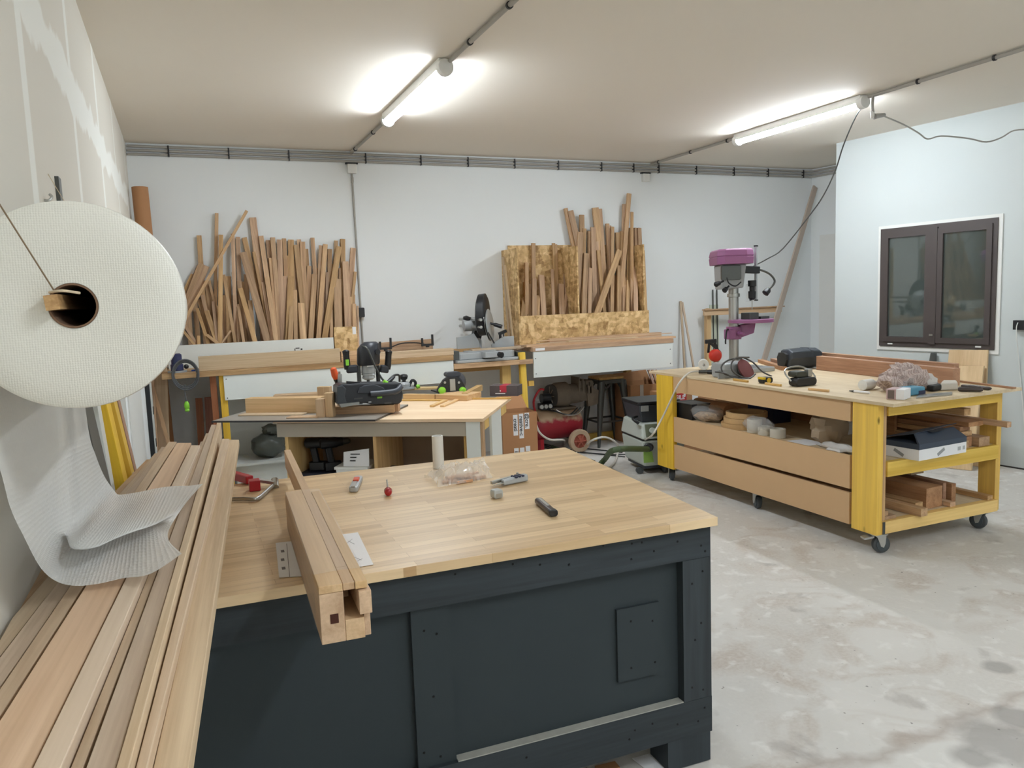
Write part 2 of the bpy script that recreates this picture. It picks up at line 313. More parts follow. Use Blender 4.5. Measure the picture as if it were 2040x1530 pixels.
def obj(name, mb, mat, parent=None, axis=None, smooth=False, bev=0, org=None, side=None, solid=0, sub=0):
    """link the builder's mesh as ONE object; axis: room direction that becomes local Z (the grain)"""
    b = mb.b; bmesh.ops.recalc_face_normals(b, faces=b.faces)
    vs = [v.co.copy() for v in b.verts]
    lo = V([min(v[i] for v in vs) for i in range(3)]); hi = V([max(v[i] for v in vs) for i in range(3)])
    o0 = V(org) if org is not None else V(((lo.x+hi.x)/2, (lo.y+hi.y)/2, lo.z))
    M = Matrix.Translation(o0)
    if axis is not None:
        d = V(axis).normalized(); x = V(side) if side is not None else (V((1, 0, 0)) if abs(d.x) < .8 else V((0, 1, 0))); x = (x-d*x.dot(d)).normalized(); y = d.cross(x)
        M = M @ Matrix((x, y, d)).transposed().to_4x4()
    b.transform(M.inverted())
    me = bpy.data.meshes.new(name); b.to_mesh(me); b.free(); me.materials.append(mat)
    if smooth:
        for p in me.polygons: p.use_smooth = True
    o = bpy.data.objects.new(name, me); COL.objects.link(o)
    if parent is not None:
        o.parent = parent; o.matrix_basis = WM[parent.name].inverted() @ M
    else: o.matrix_basis = M
    WM[o.name] = M
    if smooth:
        e = o.modifiers.new('edge', 'EDGE_SPLIT'); e.split_angle = math.radians(38)
    if bev:
        e = o.modifiers.new('bevel', 'BEVEL'); e.width = bev; e.segments = 2; e.limit_method = 'ANGLE'; e.angle_limit = .6
    if solid:
        e = o.modifiers.new('solid', 'SOLIDIFY'); e.thickness = solid; e.offset = 0
    if sub:
        e = o.modifiers.new('sub', 'SUBSURF'); e.levels = e.render_levels = sub
    return o
WM = {}
def tag(o, label, cat, group=None, kind=None):
    o['label'] = label; o['category'] = cat
    if group: o['group'] = group
    if kind: o['kind'] = kind
    return o
def thing(name, label, cat, loc, group=None):
    o = bpy.data.objects.new(name, None); COL.objects.link(o); o.location = loc; o.empty_display_size = .1
    WM[o.name] = Matrix.Translation(V(loc)); return tag(o, label, cat, group)
def struct(name, mb, mat, parent=None, **k):
    o = obj(name, mb, mat, parent, **k)
    if parent is None: o['kind'] = 'structure'
    return o
def frame(o, ang):                        # local frame turned about Z
    return Matrix.Translation(V(o)) @ Matrix.Rotation(ang, 4, 'Z')
def text(name, body, mat, parent, o, xdir, ydir, size, depth=.0006, bold=0):
    cu = bpy.data.curves.new(name, 'FONT'); cu.body = body; cu.size = size; cu.extrude = depth; cu.align_x = 'CENTER'; cu.align_y = 'CENTER'; cu.offset = bold
    tmp = bpy.data.objects.new('tmp', cu); COL.objects.link(tmp); dg = bpy.context.evaluated_depsgraph_get(); me = bpy.data.meshes.new_from_object(tmp.evaluated_get(dg))
    bpy.data.objects.remove(tmp); x = V(xdir).normalized(); y = V(ydir).normalized(); z = x.cross(y)
    M = Matrix.Translation(V(o)) @ Matrix((x, y, z)).transposed().to_4x4(); me.materials.clear(); me.materials.append(mat); me.name = name
    ob = bpy.data.objects.new(name, me); COL.objects.link(ob); ob.parent = parent; ob.matrix_basis = WM[parent.name].inverted() @ M; WM[ob.name] = M; return ob
ORD = ['first', 'second', 'third', 'fourth', 'fifth', 'sixth', 'seventh', 'eighth', 'ninth', 'tenth', 'eleventh', 'twelfth', 'thirteenth', 'fourteenth', 'fifteenth', 'sixteenth', 'seventeenth', 'eighteenth', 'nineteenth']
TENS = ['', '', 'twent', 'thirt', 'fort', 'fift', 'sixt', 'sevent', 'eight', 'ninet']
def ordw(n):                              # 0 -> first
    if n < 19: return ORD[n]
    n += 1
    return TENS[n//10] + ('ieth' if n % 10 == 0 else 'y-' + ORD[n % 10-1])
# ---------------------------------------------------------------- the room
XL, YB, ZC, YF, XR = -.357, 7.73, 3.125, -6.6, 8.2
WU = V((.118, -.993, 0)).normalized(); WN = V((-.993, -.118, 0)).normalized()   # along the window wall towards the viewer; its face
BOX0 = V((6.40, 6.29, 0)); REC0 = V((7.46, 7.70, 0))
struct('floor', MB().box(XL-.1, 9.2, YF-.1, YB+.1, -.1, 0), FLOOR, org=(0, 0, 0))
struct('ceiling', MB().box(XL-.1, 9.2, YF-.1, YB+.1, ZC, ZC+.1), CEIL, org=(0, 0, ZC))
struct('wall_back', MB().box(XL-.1, 9.2, YB, YB+.1, 0, ZC), PAINT)
struct('wall_left', MB().box(XL-.1, XL, YF-.1, YB, 0, ZC), PLAST, org=(XL, 0, 0))
struct('wall_front', MB().box(XL-.1, 9.2, YF-.1, YF, 0, ZC), PAINT)
e = REC0 - WU*.05
struct('wall_right', MB().prism([e, e+WU*1.6, e+WU*1.6-WN*.1, e-WN*.1], (0, 0, ZC)), PAINT)
e = BOX0
struct('wall_partition', MB().prism([e, e+WU*12.9, e+WU*12.9-WN*.12, e-WN*1.15], (0, 0, ZC)), PART)
DARK = plain('dark_gap', (40, 36, 33), .8)
struct('gap_shade_strip', MB().prism([e+WU*.02+WN*.004, e+WU*12.5+WN*.004, e+WU*12.5, e+WU*.02], (0, 0, .012)), DARK)  # dark strip that paints the shade in the gap under the wall
# white door in the recess
def wp(x, y, off=0): return pn(x, y, REC0+WN*off, WN)
d0, d1 = wp(1632, 465, .02), wp(1632, 700, .02)
dm = struct('door_1', MB().prism([REC0+WU*.09+WN*.03, REC0+WU*1.0+WN*.03, REC0+WU*1.0, REC0+WU*.09], (0, 0, 2.33)), PAINT)
struct('door_panel', MB().prism([REC0+WU*.13+WN*.04, REC0+WU*.96+WN*.04, REC0+WU*.96+WN*.03, REC0+WU*.13+WN*.03], (0, 0, 2.29)), WPL, dm)
# window in the partition
def wb(x, y, off=0): return pn(x, y, BOX0+WN*off, WN)
def wuv(p): q = p-BOX0; return q.dot(WU), q.z
def wpt(u, z, off): return BOX0 + WU*u + WN*off + V((0, 0, z))
def wbox(mb, u0, u1, z0, z1, a, b): return mb.hexa([wpt(u0, z0, a), wpt(u1, z0, a), wpt(u1, z0, b), wpt(u0, z0, b), wpt(u0, z1, a), wpt(u1, z1, a), wpt(u1, z1, b), wpt(u0, z1, b)])
u0, z1 = wuv(wb(1757.5, 457)); u1, z1b = wuv(wb(1991.5, 433)); _, z0 = wuv(wb(1755, 688)); _, z0b = wuv(wb(1984.5, 697)); z1 = (z1+z1b)/2; z0 = (z0+z0b)/2
def ring(u0, u1, z0, z1, wd, a, b):
    m = MB()
    wbox(m, u0, u1, z0, z0+wd, a, b); wbox(m, u0, u1, z1-wd, z1, a, b); wbox(m, u0, u0+wd, z0+wd, z1-wd, a, b); wbox(m, u1-wd, u1, z0+wd, z1-wd, a, b); return m
win = struct('window_1', ring(u0-.03, u1+.035, z0-.04, z1+.03, .035, 0, .012), WPL)
struct('window_frame', ring(u0, u1, z0, z1, .045, .0, .022), BROWNP, win)
GLASS, gt, gb = base('dark_glass', .03); gb.inputs['Base Color'].default_value = (.06, .075, .068, 1); gb.inputs['IOR'].default_value = 2.1
um = (u0+u1)/2 - .005
for a, b in ((u0+.04, um-.035), (um+.035, u1-.04)):
    sh = struct('sash', ring(a, b, z0+.045, z1-.045, .05, .0, .034), BROWNP, win)
    struct('pane', wbox(MB(), a+.045, b-.045, z0+.09, z1-.09, .008, .014), GLASS, sh)
struct('mullion', wbox(MB(), um-.034, um+.034, z0+.03, z1-.03, 0, .038), BROWNP, win)
struct('catch', wbox(MB(), um-.02, um+.015, z0+.11, z0+.13, .038, .046), STEEL, win)
for a in (u0+.1, u1-.16): struct('drain_cover', wbox(MB(), a, a+.05, z0+.016, z0+.03, .022, .03), WPL, win)

# ---------------------------------------------------------------- light tubes
GLOW = m_emit('tube_glow', (.91, 1, 1.08, 1), TUBE)
def tube_light(x, y0, y1, label, group='ceiling light tubes'):
    t = thing('tube_light', label, 'light', (x, (y0+y1)/2, ZC), group)
    obj('housing', MB().box(x-.043, x+.043, y0+.02, y1-.02, ZC-.060, ZC-.001), WPL, t, bev=.006)
    m = MB(); R = []
    for y in (y0+.04, y1-.04):
        R.append([(x+.038*math.cos(a*math.pi/10), y, ZC-.060-.036*math.sin(a*math.pi/10)) for a in range(0, 11)])
    m.rings(R); obj('diffuser', m, GLOW, t)
    for y, s in ((y0, 1), (y1, -1)):
        obj('end_cap', MB().lathe((x, y, ZC-.055), (0, s, 0), [(0, .02), (.004, .048), (.02, .053), (.055, .05)], 24), WPL, t, smooth=True)
tube_light(1.595, 4.66, 6.17, 'light tube on the ceiling above the bubble wrap side, left of the two lit tubes')
tube_light(5.02, 4.64, 6.19, 'light tube on the ceiling near the window wall, right of the two lit tubes')
for x, row in ((1.595, 'left'), (5.02, 'right')):  # unseen tubes added behind the viewer to light the front of the room
    for y, w_ in ((-1.0, 'nearer'), (-5.4, 'farther')): tube_light(x, y, y+1.5, f'{w_} of two added light tubes behind the viewer in line with the {row} lit tube')

# ---------------------------------------------------------------- conduits
CLIP = BLK
t = thing('conduit_run', 'three grey conduits clipped side by side under the ceiling along back wall', 'conduit', (3.5, YB-.03, 2.95))
for k, (yy, zz) in enumerate(((YB-.014, ZC-.03), (YB-.014, ZC-.064), (YB-.014, ZC-.098))):
    obj('pipe', MB().tube([(XL+.01, yy, zz+.0), (3, yy, zz), (7.40, yy, zz), REC0+WU*.08+WN*.015+V((0, 0, zz)), REC0+WU*1.3+WN*.015+V((0, 0, zz))], .0125, 10, 1), PVC, t, smooth=True)
for xx in (335, 455, 575, 728, 838, 932, 1025, 1112, 1198, 1262, 1312, 1387, 1462, 1530, 1600):
    p = py(xx, 295+(xx-335)*.037, YB-.02)
    obj('clip', MB().box(p.x-.006, p.x+.006, YB-.032, YB, ZC-.113, ZC-.016), CLIP, t)
def ceil_pipe(x, segs, clips, label):
    t = thing('ceiling_conduit', label, 'conduit', (x, 4, ZC-.02))
    for a, b in segs: obj('pipe', MB().cyl((x, a, ZC-.02), (x, b, ZC-.02), .0135, n=12), PVC, t, smooth=True)
    for y in clips: obj('clip', MB().lathe((x, y-.008, ZC-.02), (0, 1, 0), [(0, .014), (0, .019), (.016, .019), (.016, .014)], 14), CLIP, t)
ceil_pipe(1.62, ((YB-.03, 6.17), (4.66, .5), (-1.0, -3.9)), (7.5, 6.75, 6.25, 4.3, 3.72, 2.9), 'grey ceiling conduit feeding the left light tube')
ceil_pipe(5.05, ((YB-.03, 6.19), (4.64, .5), (-1.0, -3.9)), (7.55, 6.95, 6.35, 4.2, 3.62, 3.0), 'grey ceiling conduit feeding the light tube near the window wall')
def junction(x, label):
    t = thing('junction_box', label, 'junction box', (x, YB-.03, ZC-.24))
    obj('body', MB().box(x-.045, x+.045, YB-.045, YB-.001, ZC-.215, ZC-.125), WPL, t, bev=.006)
    obj('entry', MB().box(x-.06, x+.06, YB-.034, YB-.002, ZC-.124, ZC-.112), BLK, t)
pj = py(699, 320, YB); junction(pj.x, 'white junction box under the conduits at the left drop pipe')
pj2 = py(1284, 340, YB); junction(pj2.x, 'white junction box under the conduits right of centre')
t = thing('wall_conduit', 'thin grey conduit dropping down the back wall beside the leaning battens', 'conduit', (pj.x, YB-.01, 1.2))
obj('pipe', MB().cyl((pj.x, YB-.012, ZC-.215), (pj.x+.012, YB-.012, 1.15), .010, n=10), PVC, t, smooth=True)
obj('coupling', MB().cyl((pj.x, YB-.012, ZC-.30), (pj.x+.001, YB-.012, ZC-.25), .0135, n=10), PVC, t, smooth=True)
p = py(718, 622, YB)
o = obj('wall_socket', MB().rbox(p.x-.03, p.x+.03, YB-.06, YB, p.z-.05, p.z+.045, .012, 'y'), BLK); tag(o, 'small black wall socket at the right end of the leaning battens', 'socket')
p = wb(2034, 647)
o = obj('wall_socket', MB().hexa([p+WU*a+WN*b+V((0, 0, c)) for c in (-.04, .04) for a, b in ((-.04, 0), (.09, 0), (.09, .05), (-.04, .05))]), BLK); tag(o, 'black double wall socket right of the window', 'socket')
# loose cables
o = obj('plug_lead', MB().tube([p+WN*.05+V((0, 0, .02)), p+WN*.07+V((0, 0, -.05)), wb(2030, 720, .01), wb(2036, 790, .012), wb(2042, 860, .01)], .004, 6), WPL); tag(o, 'thin white lead hanging from the black socket right of the window', 'cable')
o = obj('power_cable', MB().tube([(5.04, 4.66, ZC-.06), py(1705, 232, 4.75), py(1680, 290, 4.9), py(1664, 340, 5.05), py(1640, 390, 5.2), py(1612, 430, 5.35), py(1560, 495, 5.6), py(1530, 515, 5.7), py(1500, 531, 5.85)], .0055, 7), plain('grey_cable', (74, 76, 74), .5)); tag(o, 'dark grey power cable running from the right light tube down to drill press', 'cable')
t = thing('loose_cable', 'pale grey flex from the right light tube across to the window wall', 'cable', (5.04, 4.6, ZC-.1))
GREYC = plain('pale_grey_cable', (168, 166, 162), .5)
obj('flex', MB().tube([(5.05, 4.60, ZC-.03), py(1738, 212, 4.5), py(1740, 230, 4.5)], .011, 8), GREYC, t, smooth=True)
obj('plug', MB().cyl(py(1738, 222, 4.5), py(1738, 236, 4.5), .017, .012, 12), WPL, t, smooth=True)
obj('connector', MB().cyl(py(1742, 232, 4.5), py(1762, 229, 4.5), .022, .014, 12), GREYC, t, smooth=True)
obj('lead', MB().tube([py(1758, 230, 4.5), py(1800, 248, 4.5), py(1830, 265, 4.45), py(1848, 277, 4.45), py(1875, 271, 4.4), py(1930, 276, 4.35), py(1965, 283, 4.3), py(1995, 274, 4.3), py(2020, 260, 4.28), py(2060, 258, 4.25)], .006, 7), GREYC, t, smooth=True)

# ---------------------------------------------------------------- leaning stock on the left wall
def bar(name, a, b, wd, th, mat, side=(1, 0, 0), parent=None, bev=.0015):
    a, b = V(a), V(b); return obj(name, MB().beam(a, b, wd, th, side), mat, parent, axis=b-a, side=side, org=(a+b)/2, bev=bev)
def lean(name, Y, wd, th, tp, bp, mat, label, cat='board', group=None, ztop=1.5, side=(0, 1, 0)):
    """a board leaning on the left wall at distance Y, centred on the sight lines tp (upper) and bp (lower)"""
    a, b = py(*tp, Y), py(*bp, Y); d = b-a
    lo = a + d*((0-a.z)/d.z); hi = a + d*((ztop-a.z)/d.z)
    if hi.x < XL+.02: hi = a + d*((XL+.02-a.x)/d.x)
    lo.z = .006
    return tag(bar(name, lo, hi, wd, th, mat, side), label, cat, group)
DG = plain('dark_grey_laminate', (92, 90, 84), .6)
lean('laminate_board', 2.80, .20, .02, (172, 822), (202, 950), DG, 'dark grey board leaning on left wall behind the hanging bubble wrap')
lean('white_board', 3.05, .10, .03, (190, 822), (214, 960), MEL, 'white board leaning on left wall beside the yellow timbers')
lean('timber', 3.25, .14, .045, (205, 815), (238, 960), YELW, 'deep yellow timber leaning on left wall', 'timber')
lean('timber', 3.45, .12, .045, (220, 812), (254, 950), PYEL, 'pale yellow timber leaning on left wall, behind the deep yellow one', 'timber')
lean('batten', 3.62, .10, .03, (231, 806), (262, 935), MAHOG, 'dark brown board leaning on left wall behind the yellow timbers')
d2 = struct('door_2', MB().box(XL, XL+.035, 4.62, 6.62, 0, 2.05), PAINT)
struct('door_panel', MB().box(XL+.035, XL+.042, 4.75, 5.95, .1, 1.95), WPL, d2)
t = thing('metal_profile', 'white metal door profile with black latch plates on left wall', 'profile', (XL+.05, 6.75, 0))
obj('profile', MB().box(XL+.002, XL+.075, 6.66, 6.86, 0, 2.05), MEL, t)
obj('gasket', MB().box(XL+.002, XL+.068, 6.63, 6.66, 0, 2.05), BLK, t)
for z in (.6, .86, 1.12, 1.4): obj('latch_plate', MB().box(XL+.066, XL+.079, 6.73, 6.79, z-.03, z+.03), BLK, t)
lean('board', 7.05, .20, .022, (306, 780), (314, 905), OAK, 'wide brown board standing against left wall near the corner', ztop=1.95)
lean('board', 7.12, .10, .03, (322, 790), (326, 905), OAKP, 'narrow pale board standing next to the wide brown board near corner', ztop=1.2, side=(1, 0, 0))
lean('stick', 7.0, .03, .03, (304, 770), (336, 885), OAK, 'slim stick leaning across the boards near the left corner', 'stick', ztop=1.25)
p = py(270, 372, 7.45)
t = thing('cardboard_tube', 'tall brown cardboard tube standing in the left back corner', 'tube', (p.x+.06, 7.5, 0))
m = MB(); m.lathe((p.x+.07, 7.50, .004), (p.x-p.x-.04, .0, p.z), [(0, .066), (p.z, .066), (p.z, .058), (p.z-.02, .056)], 28); obj('tube_wall', m, CARD, t, smooth=True)
o = obj('wall_hook', MB().tube([px(88, 399, XL), px(88, 399, XL)+V((.012, 0, 0)), px(88, 392, XL)+V((.02, 0, 0)), px(88, 387, XL)+V((.014, 0, 0))], .004, 6), ZINC); tag(o, 'small metal hook on left wall above the roll, the left one', 'hook')
o = obj('wall_hook', MB().box(XL, XL+.012, 2.98, 3.04, px(124, 390, XL).z-.04, px(124, 378, XL).z+.02), GUN); tag(o, 'small upright metal plate on left wall above the roll', 'hook')

# ---------------------------------------------------------------- the long back bench
YBF = 6.85
def fp(x, y, Y=YBF): return py(x, y, Y)
zl = fp(445, 746).z; zr = fp(1062, 692).z
xl0, xl1 = -.2, fp(903, 700).x; xs1 = fp(1062, 720).x; xr1 = fp(1342, 690).x
t = thing('workbench', 'left back workbench with wooden top and white front board', 'workbench', ((xl0+xl1)/2, 7.2, 0), 'benches along the back wall')
bar('top', (xl0, 7.22, zl+.012), (xl1, 7.22, zl+.012), .74, .045, OAK, (0, 1, 0), t)
q0, q1 = fp(445, 750), fp(903, 765)
obj('front_panel', MB().box(q0.x, xl1, YBF+.01, YBF+.03, fp(900, 762).z, zl-.012), MEL, t, bev=.001)
bar('leg', (fp(449, 800).x, 6.91, 0), (fp(443, 750).x, 6.91, zl-.012), .055, .055, YELW, (1, 0, 0), t)
bar('leg', (fp(437, 800).x-.03, 6.96, 0), (fp(432, 750).x-.03, 6.96, zl-.012), .05, .09, REDP, (1, 0, 0), t)
bar('leg', (1.9, 7.5, 0), (1.9, 7.5, zl-.012), .07, .07, PINE, (1, 0, 0), t)
for x, z0 in ((q0.x+.02, .9), (q0.x+.02, 1.06)): obj('screw', MB().cyl((x, YBF+.012, z0), (x, YBF+.007, z0), .005, n=8), BLK, t)
zs = fp(980, 721).z
t = thing('saw_shelf', 'low wooden shelf between the two back workbenches, carrying the miter saw', 'shelf', ((xl1+xs1)/2, 7.2, 0))
bar('top', (xl1+.001, 7.22, zs-.022), (fp(1052, 800).x-.075, 7.22, zs-.022), .74, .045, OAK, (0, 1, 0), t)
bar('front_lip', (fp(1052, 800).x-.074, 6.860, zs-.022), (xs1, 6.860, zs-.022), .018, .045, OAK, (0, 1, 0), t)
bar('leg', (fp(1017, 750).x, 6.98, 0), (fp(1017, 750).x, 6.98, zs-.045), .09, .07, PYEL, (1, 0, 0), t)
bar('back_rail', (xl1, 7.55, zs-.1), (xs1, 7.55, zs-.1), .09, .04, PINE, (0, 0, 1), t)
t = thing('workbench', 'right back workbench with white front board and yellow leg', 'workbench', ((xs1+xr1)/2, 7.2, 0), 'benches along the back wall')
bar('top', (xs1+.002, 7.22, zr-.022), (xr1, 7.22, zr-.022), .74, .045, OAK, (0, 1, 0), t)
obj('front_panel', MB().box(xs1+.01, xr1-.01, YBF+.005, YBF+.025, fp(1200, 742).z, zr-.045), MEL, t, bev=.001)
lx = fp(1052, 800).x
bar('leg', (lx, 6.9, 0), (lx-.03, 6.9, zr-.045), .06, .05, PYEL, (1, 0, 0), t)
bar('leg', (xr1-.08, 7.66, 0), (xr1-.08, 7.66, zr-.045), .07, .07, PINE, (1, 0, 0), t)
obj('bracket', MB().box(lx+.035, lx+.09, 6.89, 6.93, .78, .83), YELW, t)
obj('barcode_label', MB().box(xs1+.03, xs1+.13, YBF-.0015, YBF, zr-.036, zr-.012), PAPER, t)
for x, z in ((xr1-.04, .9), (xr1-.04, 1.05), (xs1+.03, .9), (xs1+.03, 1.05)): obj('screw', MB().cyl((x, YBF+.006, z), (x, YBF+.002, z), .005, n=8), BLK, t)

# timber lying on the benches
zt = zl+.036
a, b = py(396, 726, 6.9), py(678, 716, 6.9)
tag(bar('beam', (a.x, 6.93, zt+.06), (b.x, 6.93, zt+.06), .12, .07, OAKP, (0, 0, 1)), 'long planed oak beam lying on left back bench', 'beam')
tag(bar('board', (b.x+.01, 6.94, zt+.045), (b.x+.17, 6.94, zt+.045), .09, .07, OAK, (0, 0, 1)), 'short dark offcut at the end of the long beam on left bench', 'offcut')
c, e = py(762, 700, 6.9), py(903, 694, 6.9)
tag(bar('board', (c.x-.05, 6.95, zt+.03), (e.x, 6.95, zt+.03), .06, .12, OAKP, (0, 0, 1)), 'pale board lying along the front of left bench beside the saw', 'board')
tag(bar('board', (c.x+.1, 7.22, zt+.016), (e.x+.38, 7.22, zt+.016), .10, .03, OAK, (0, 1, 0)), 'thin board lying behind the front board, running up to the saw', 'board')
tag(bar('board', (c.x-.06, 7.1, zt+.09), (py(862, 690, 7.1).x, 7.1, zt+.10), .10, .02, OAK, (0, 0, 1)), 'small clamped board standing on edge on the left bench', 'board')
def bar_clamp(x, y, z, label):
    t = thing('clamp', label, 'clamp', (x, y, z))
    obj('rail', MB().box(x-.055, x+.055, y-.008, y+.008, z, z+.02), BLK, t)
    for s in (-1, 1): obj('jaw', MB().box(x+s*.05-.008, x+s*.05+.008, y-.012, y+.012, z, z+.075+.03*(s > 0)), BLK, t)
    obj('knob', MB().cyl((x, y, z-.012), (x, y, z), .018, n=12), BLK, t)
bar_clamp(py(769, 690, 7.0).x, 7.02, zt+.08, 'black clamp on the left end of the small upright board')
bar_clamp(py(853, 690, 7.0).x, 7.02, zt+.09, 'black clamp on the right end of the small upright board')
o = obj('bungee_cord', MB().tube([py(779, 692, 7.03), py(800, 684, 7.02), py(830, 683, 7.02), py(846, 686, 7.03)], .006, 6), BLK); tag(o, 'black cord strung between the two clamps on left bench', 'cord')
o = obj('blue_strip', MB().box(py(380, 720, 6.9).x, py(398, 720, 6.9).x, 6.95, 7.0, zt, zt+.012), plain('blue_plastic', (40, 70, 150), .4)); tag(o, 'short blue strip at the left end of the long oak beam', 'strip')
tb = zr
def lay(x0, x1, y, z, wd, th, mat, label, rise=0): return tag(bar('board', (x0, y, z+th/2), (x1, y, z+th/2+rise), wd, th, mat, (0, 1, 0)), label, 'board', None)
lay(py(1040, 690, 7).x, py(1340, 672, 6.95).x, 6.96, tb, .14, .02, OAK, 'long thin board along the front edge of the right bench')
lay(py(1085, 690, 7).x, py(1315, 670, 7.1).x, 7.14, tb, .12, .016, OAKP, 'thin pale board in the middle of the right bench')
lay(py(1130, 686, 7).x, py(1268, 680, 7).x, 7.0, tb+.021, .07, .012, OAKP, 'short pale strip lying on top of the front board of right bench')
lay(py(1075, 688, 7).x, py(1355, 674, 6.9).x, 7.06, tb+.04, .025, .008, OAKC, 'slim lath on top of the boards, sticking out past the right bench end')
lay(py(1095, 682, 7.22).x, py(1318, 668, 7.22).x, 7.25, tb, .06, .05, OAK, 'square brown batten lying against the chipboard rack on right bench')

# ---------------------------------------------------------------- racks of offcuts
zrL = zl+.035
yfL = 7.33
fl0, fl1 = py(362, 686, yfL), py(665, 672, yfL)
t = thing('timber_rack', 'white-fronted rack of leaning battens on left back bench', 'rack', ((fl0.x+fl1.x)/2, 7.5, zrL))
obj('front_panel', MB().box(fl0.x-.12, fl1.x-.004, yfL, yfL+.018, zrL, fl1.z), MEL, t)
obj('floor_board', MB().box(fl0.x-.12, fl1.x-.004, yfL+.018, YB-.012, zrL, zrL+.012), MEL, t)
a, b = py(665, 652, yfL-.01), py(714, 700, yfL-.01)
obj('end_panel', MB().box(a.x, b.x, yfL-.012, yfL+.006, zrL, a.z), OSB, t)
obj('end_board', MB().box(b.x-.016, b.x, yfL+.007, YB-.015, zrL, a.z-.02), OSB, t)
obj('barcode_label', MB().box(b.x-.045, b.x-.012, yfL-.0135, yfL-.012, a.z-.075, a.z-.005), PAPER, t)
for u, v, wd, hh in ((593, 698, .035, .008), (588, 702, .008, .03), (601, 700, .016, .014)):
    p = py(u, v, yfL); obj('pen_mark', MB().box(p.x-wd/2, p.x+wd/2, yfL-.001, yfL, p.z-hh/2+.02, p.z+hh/2+.02), BLK, t)
LEFT = [(270,330,335,45,0),(438,118,420,32,0),(478,325,470,42,2),(725,95,30,28,2),(590,315,622,35,1),(640,345,668,40,0),(700,350,930,48,0),(690,490,915,68,2),(780,160,920,65,0),(790,485,950,30,1),
 (860,335,1000,45,1),(932,375,1010,52,0),(970,350,1042,45,1),(1035,370,1068,50,1),(1078,360,1128,38,0),(1145,370,1162,55,0),(1197,420,1290,50,1),(1220,368,1310,40,0),(1255,390,1292,50,1),(1295,458,1345,30,0),
 (1350,352,1420,38,0),(1430,425,1395,38,1),(1472,415,1405,45,2),(1515,460,1502,40,0),(1575,380,1582,34,0),(1602,435,1465,55,2),(1637,365,1645,45,0),(1588,745,1600,72,3),(1662,580,1690,60,2),(1738,450,1675,50,0),
 (1758,675,1690,30,1),(1736,895,1738,38,1),(1702,915,1702,55,2),(1745,985,1752,40,3),(1780,1000,1786,16,1),(292,600,10,50,1),(272,620,-30,40,0),(212,700,-70,42,0),(338,620,70,60,1),(352,760,420,60,0),
 (372,790,500,25,1),(404,960,440,30,2),(252,1025,345,30,2),(272,940,385,45,0),(302,900,398,35,1),(342,1050,430,45,2),(505,705,608,30,2),(545,720,560,55,0),(596,680,640,30,1),(650,765,700,45,1),
 (692,770,790,40,0),(662,835,795,45,3),(636,985,650,30,2),(645,1010,690,28,3),(662,980,762,30,1),(755,950,792,42,2),(877,775,962,30,2),(917,730,1000,45,3),(1085,718,1082,60,1),(1145,720,1120,55,2),
 (1200,700,1216,35,0),(1182,850,1192,40,2),(1156,935,1140,45,3),(1240,978,1262,62,3),(1318,620,1308,40,1),(1370,700,1332,50,2),(1490,680,1482,26,1),(1500,770,1488,22,1),(1112,645,1110,26,0),(960,545,1030,55,1),
 (1530,1040,1532,26,3),(130,1180,215,30,2),(112,1230,180,25,3),(265,1288,266,26,3),(345,1280,390,30,3),(572,1240,520,16,3),(302,1000,330,40,0),(560,1050,575,40,0),(432,1000,442,40,0),(482,900,500,40,0),(535,860,545,40,0),(1265,820,1275,40,0),(1040,760,1040,40,0),(820,830,900,40,0)]
LEFT += [(160,900,190,46,0),(230,960,262,46,0),(318,900,372,46,0),(520,900,540,46,0),(610,900,625,46,0),(720,700,742,46,0),(820,560,880,46,0),(905,640,950,46,0),(1010,560,1040,46,0),(1100,520,1110,46,0),(1180,560,1195,46,0),(1250,620,1262,46,0),(1320,700,1325,46,0),(1400,640,1388,46,0),(1460,700,1452,46,0),(1545,600,1545,46,0),(1620,640,1622,46,0),(1690,720,1690,46,0)]
RIGHT = [(360,990,360,38,2),(357,860,358,25,0),(378,695,378,35,1),(390,875,395,45,1),(430,530,435,35,0),(443,830,443,40,2),(475,975,478,38,2),(502,800,520,50,1),(595,750,606,28,2),(600,530,628,28,0),(622,540,640,18,0),(670,875,676,45,2),
 (708,735,716,38,1),(714,965,716,30,3),(702,235,880,32,0),(746,255,945,55,1),(838,290,862,45,0),(833,435,805,52,2),(868,405,845,35,1),(882,615,862,45,3),(904,430,916,35,0),(940,395,956,45,1),(914,740,912,35,3),(952,230,1055,60,0),
 (990,240,1060,40,0),(1055,365,1090,35,0),(1080,380,1100,30,1),(985,590,1036,35,2),(1012,490,1022,26,1),(975,515,986,25,1),(1106,390,1100,30,2),(1140,440,1182,45,0),(1166,590,980,54,3),(1200,200,1188,40,0),(1246,110,1165,38,1),(1270,265,1266,28,2),
 (1190,430,1192,48,1),(1265,400,1272,34,2),(1240,400,1236,26,1),(1305,400,1322,45,1),(1332,400,1366,36,2),(1160,720,1160,40,2),(1202,815,1202,35,2),(1206,745,1206,30,1),(1237,845,1240,30,3),(1298,730,1302,40,3),(1366,590,1388,24,2),(1078,800,1080,40,1),(800,680,792,40,0),(1122,800,1122,45,1)]
yfR_ = 7.32
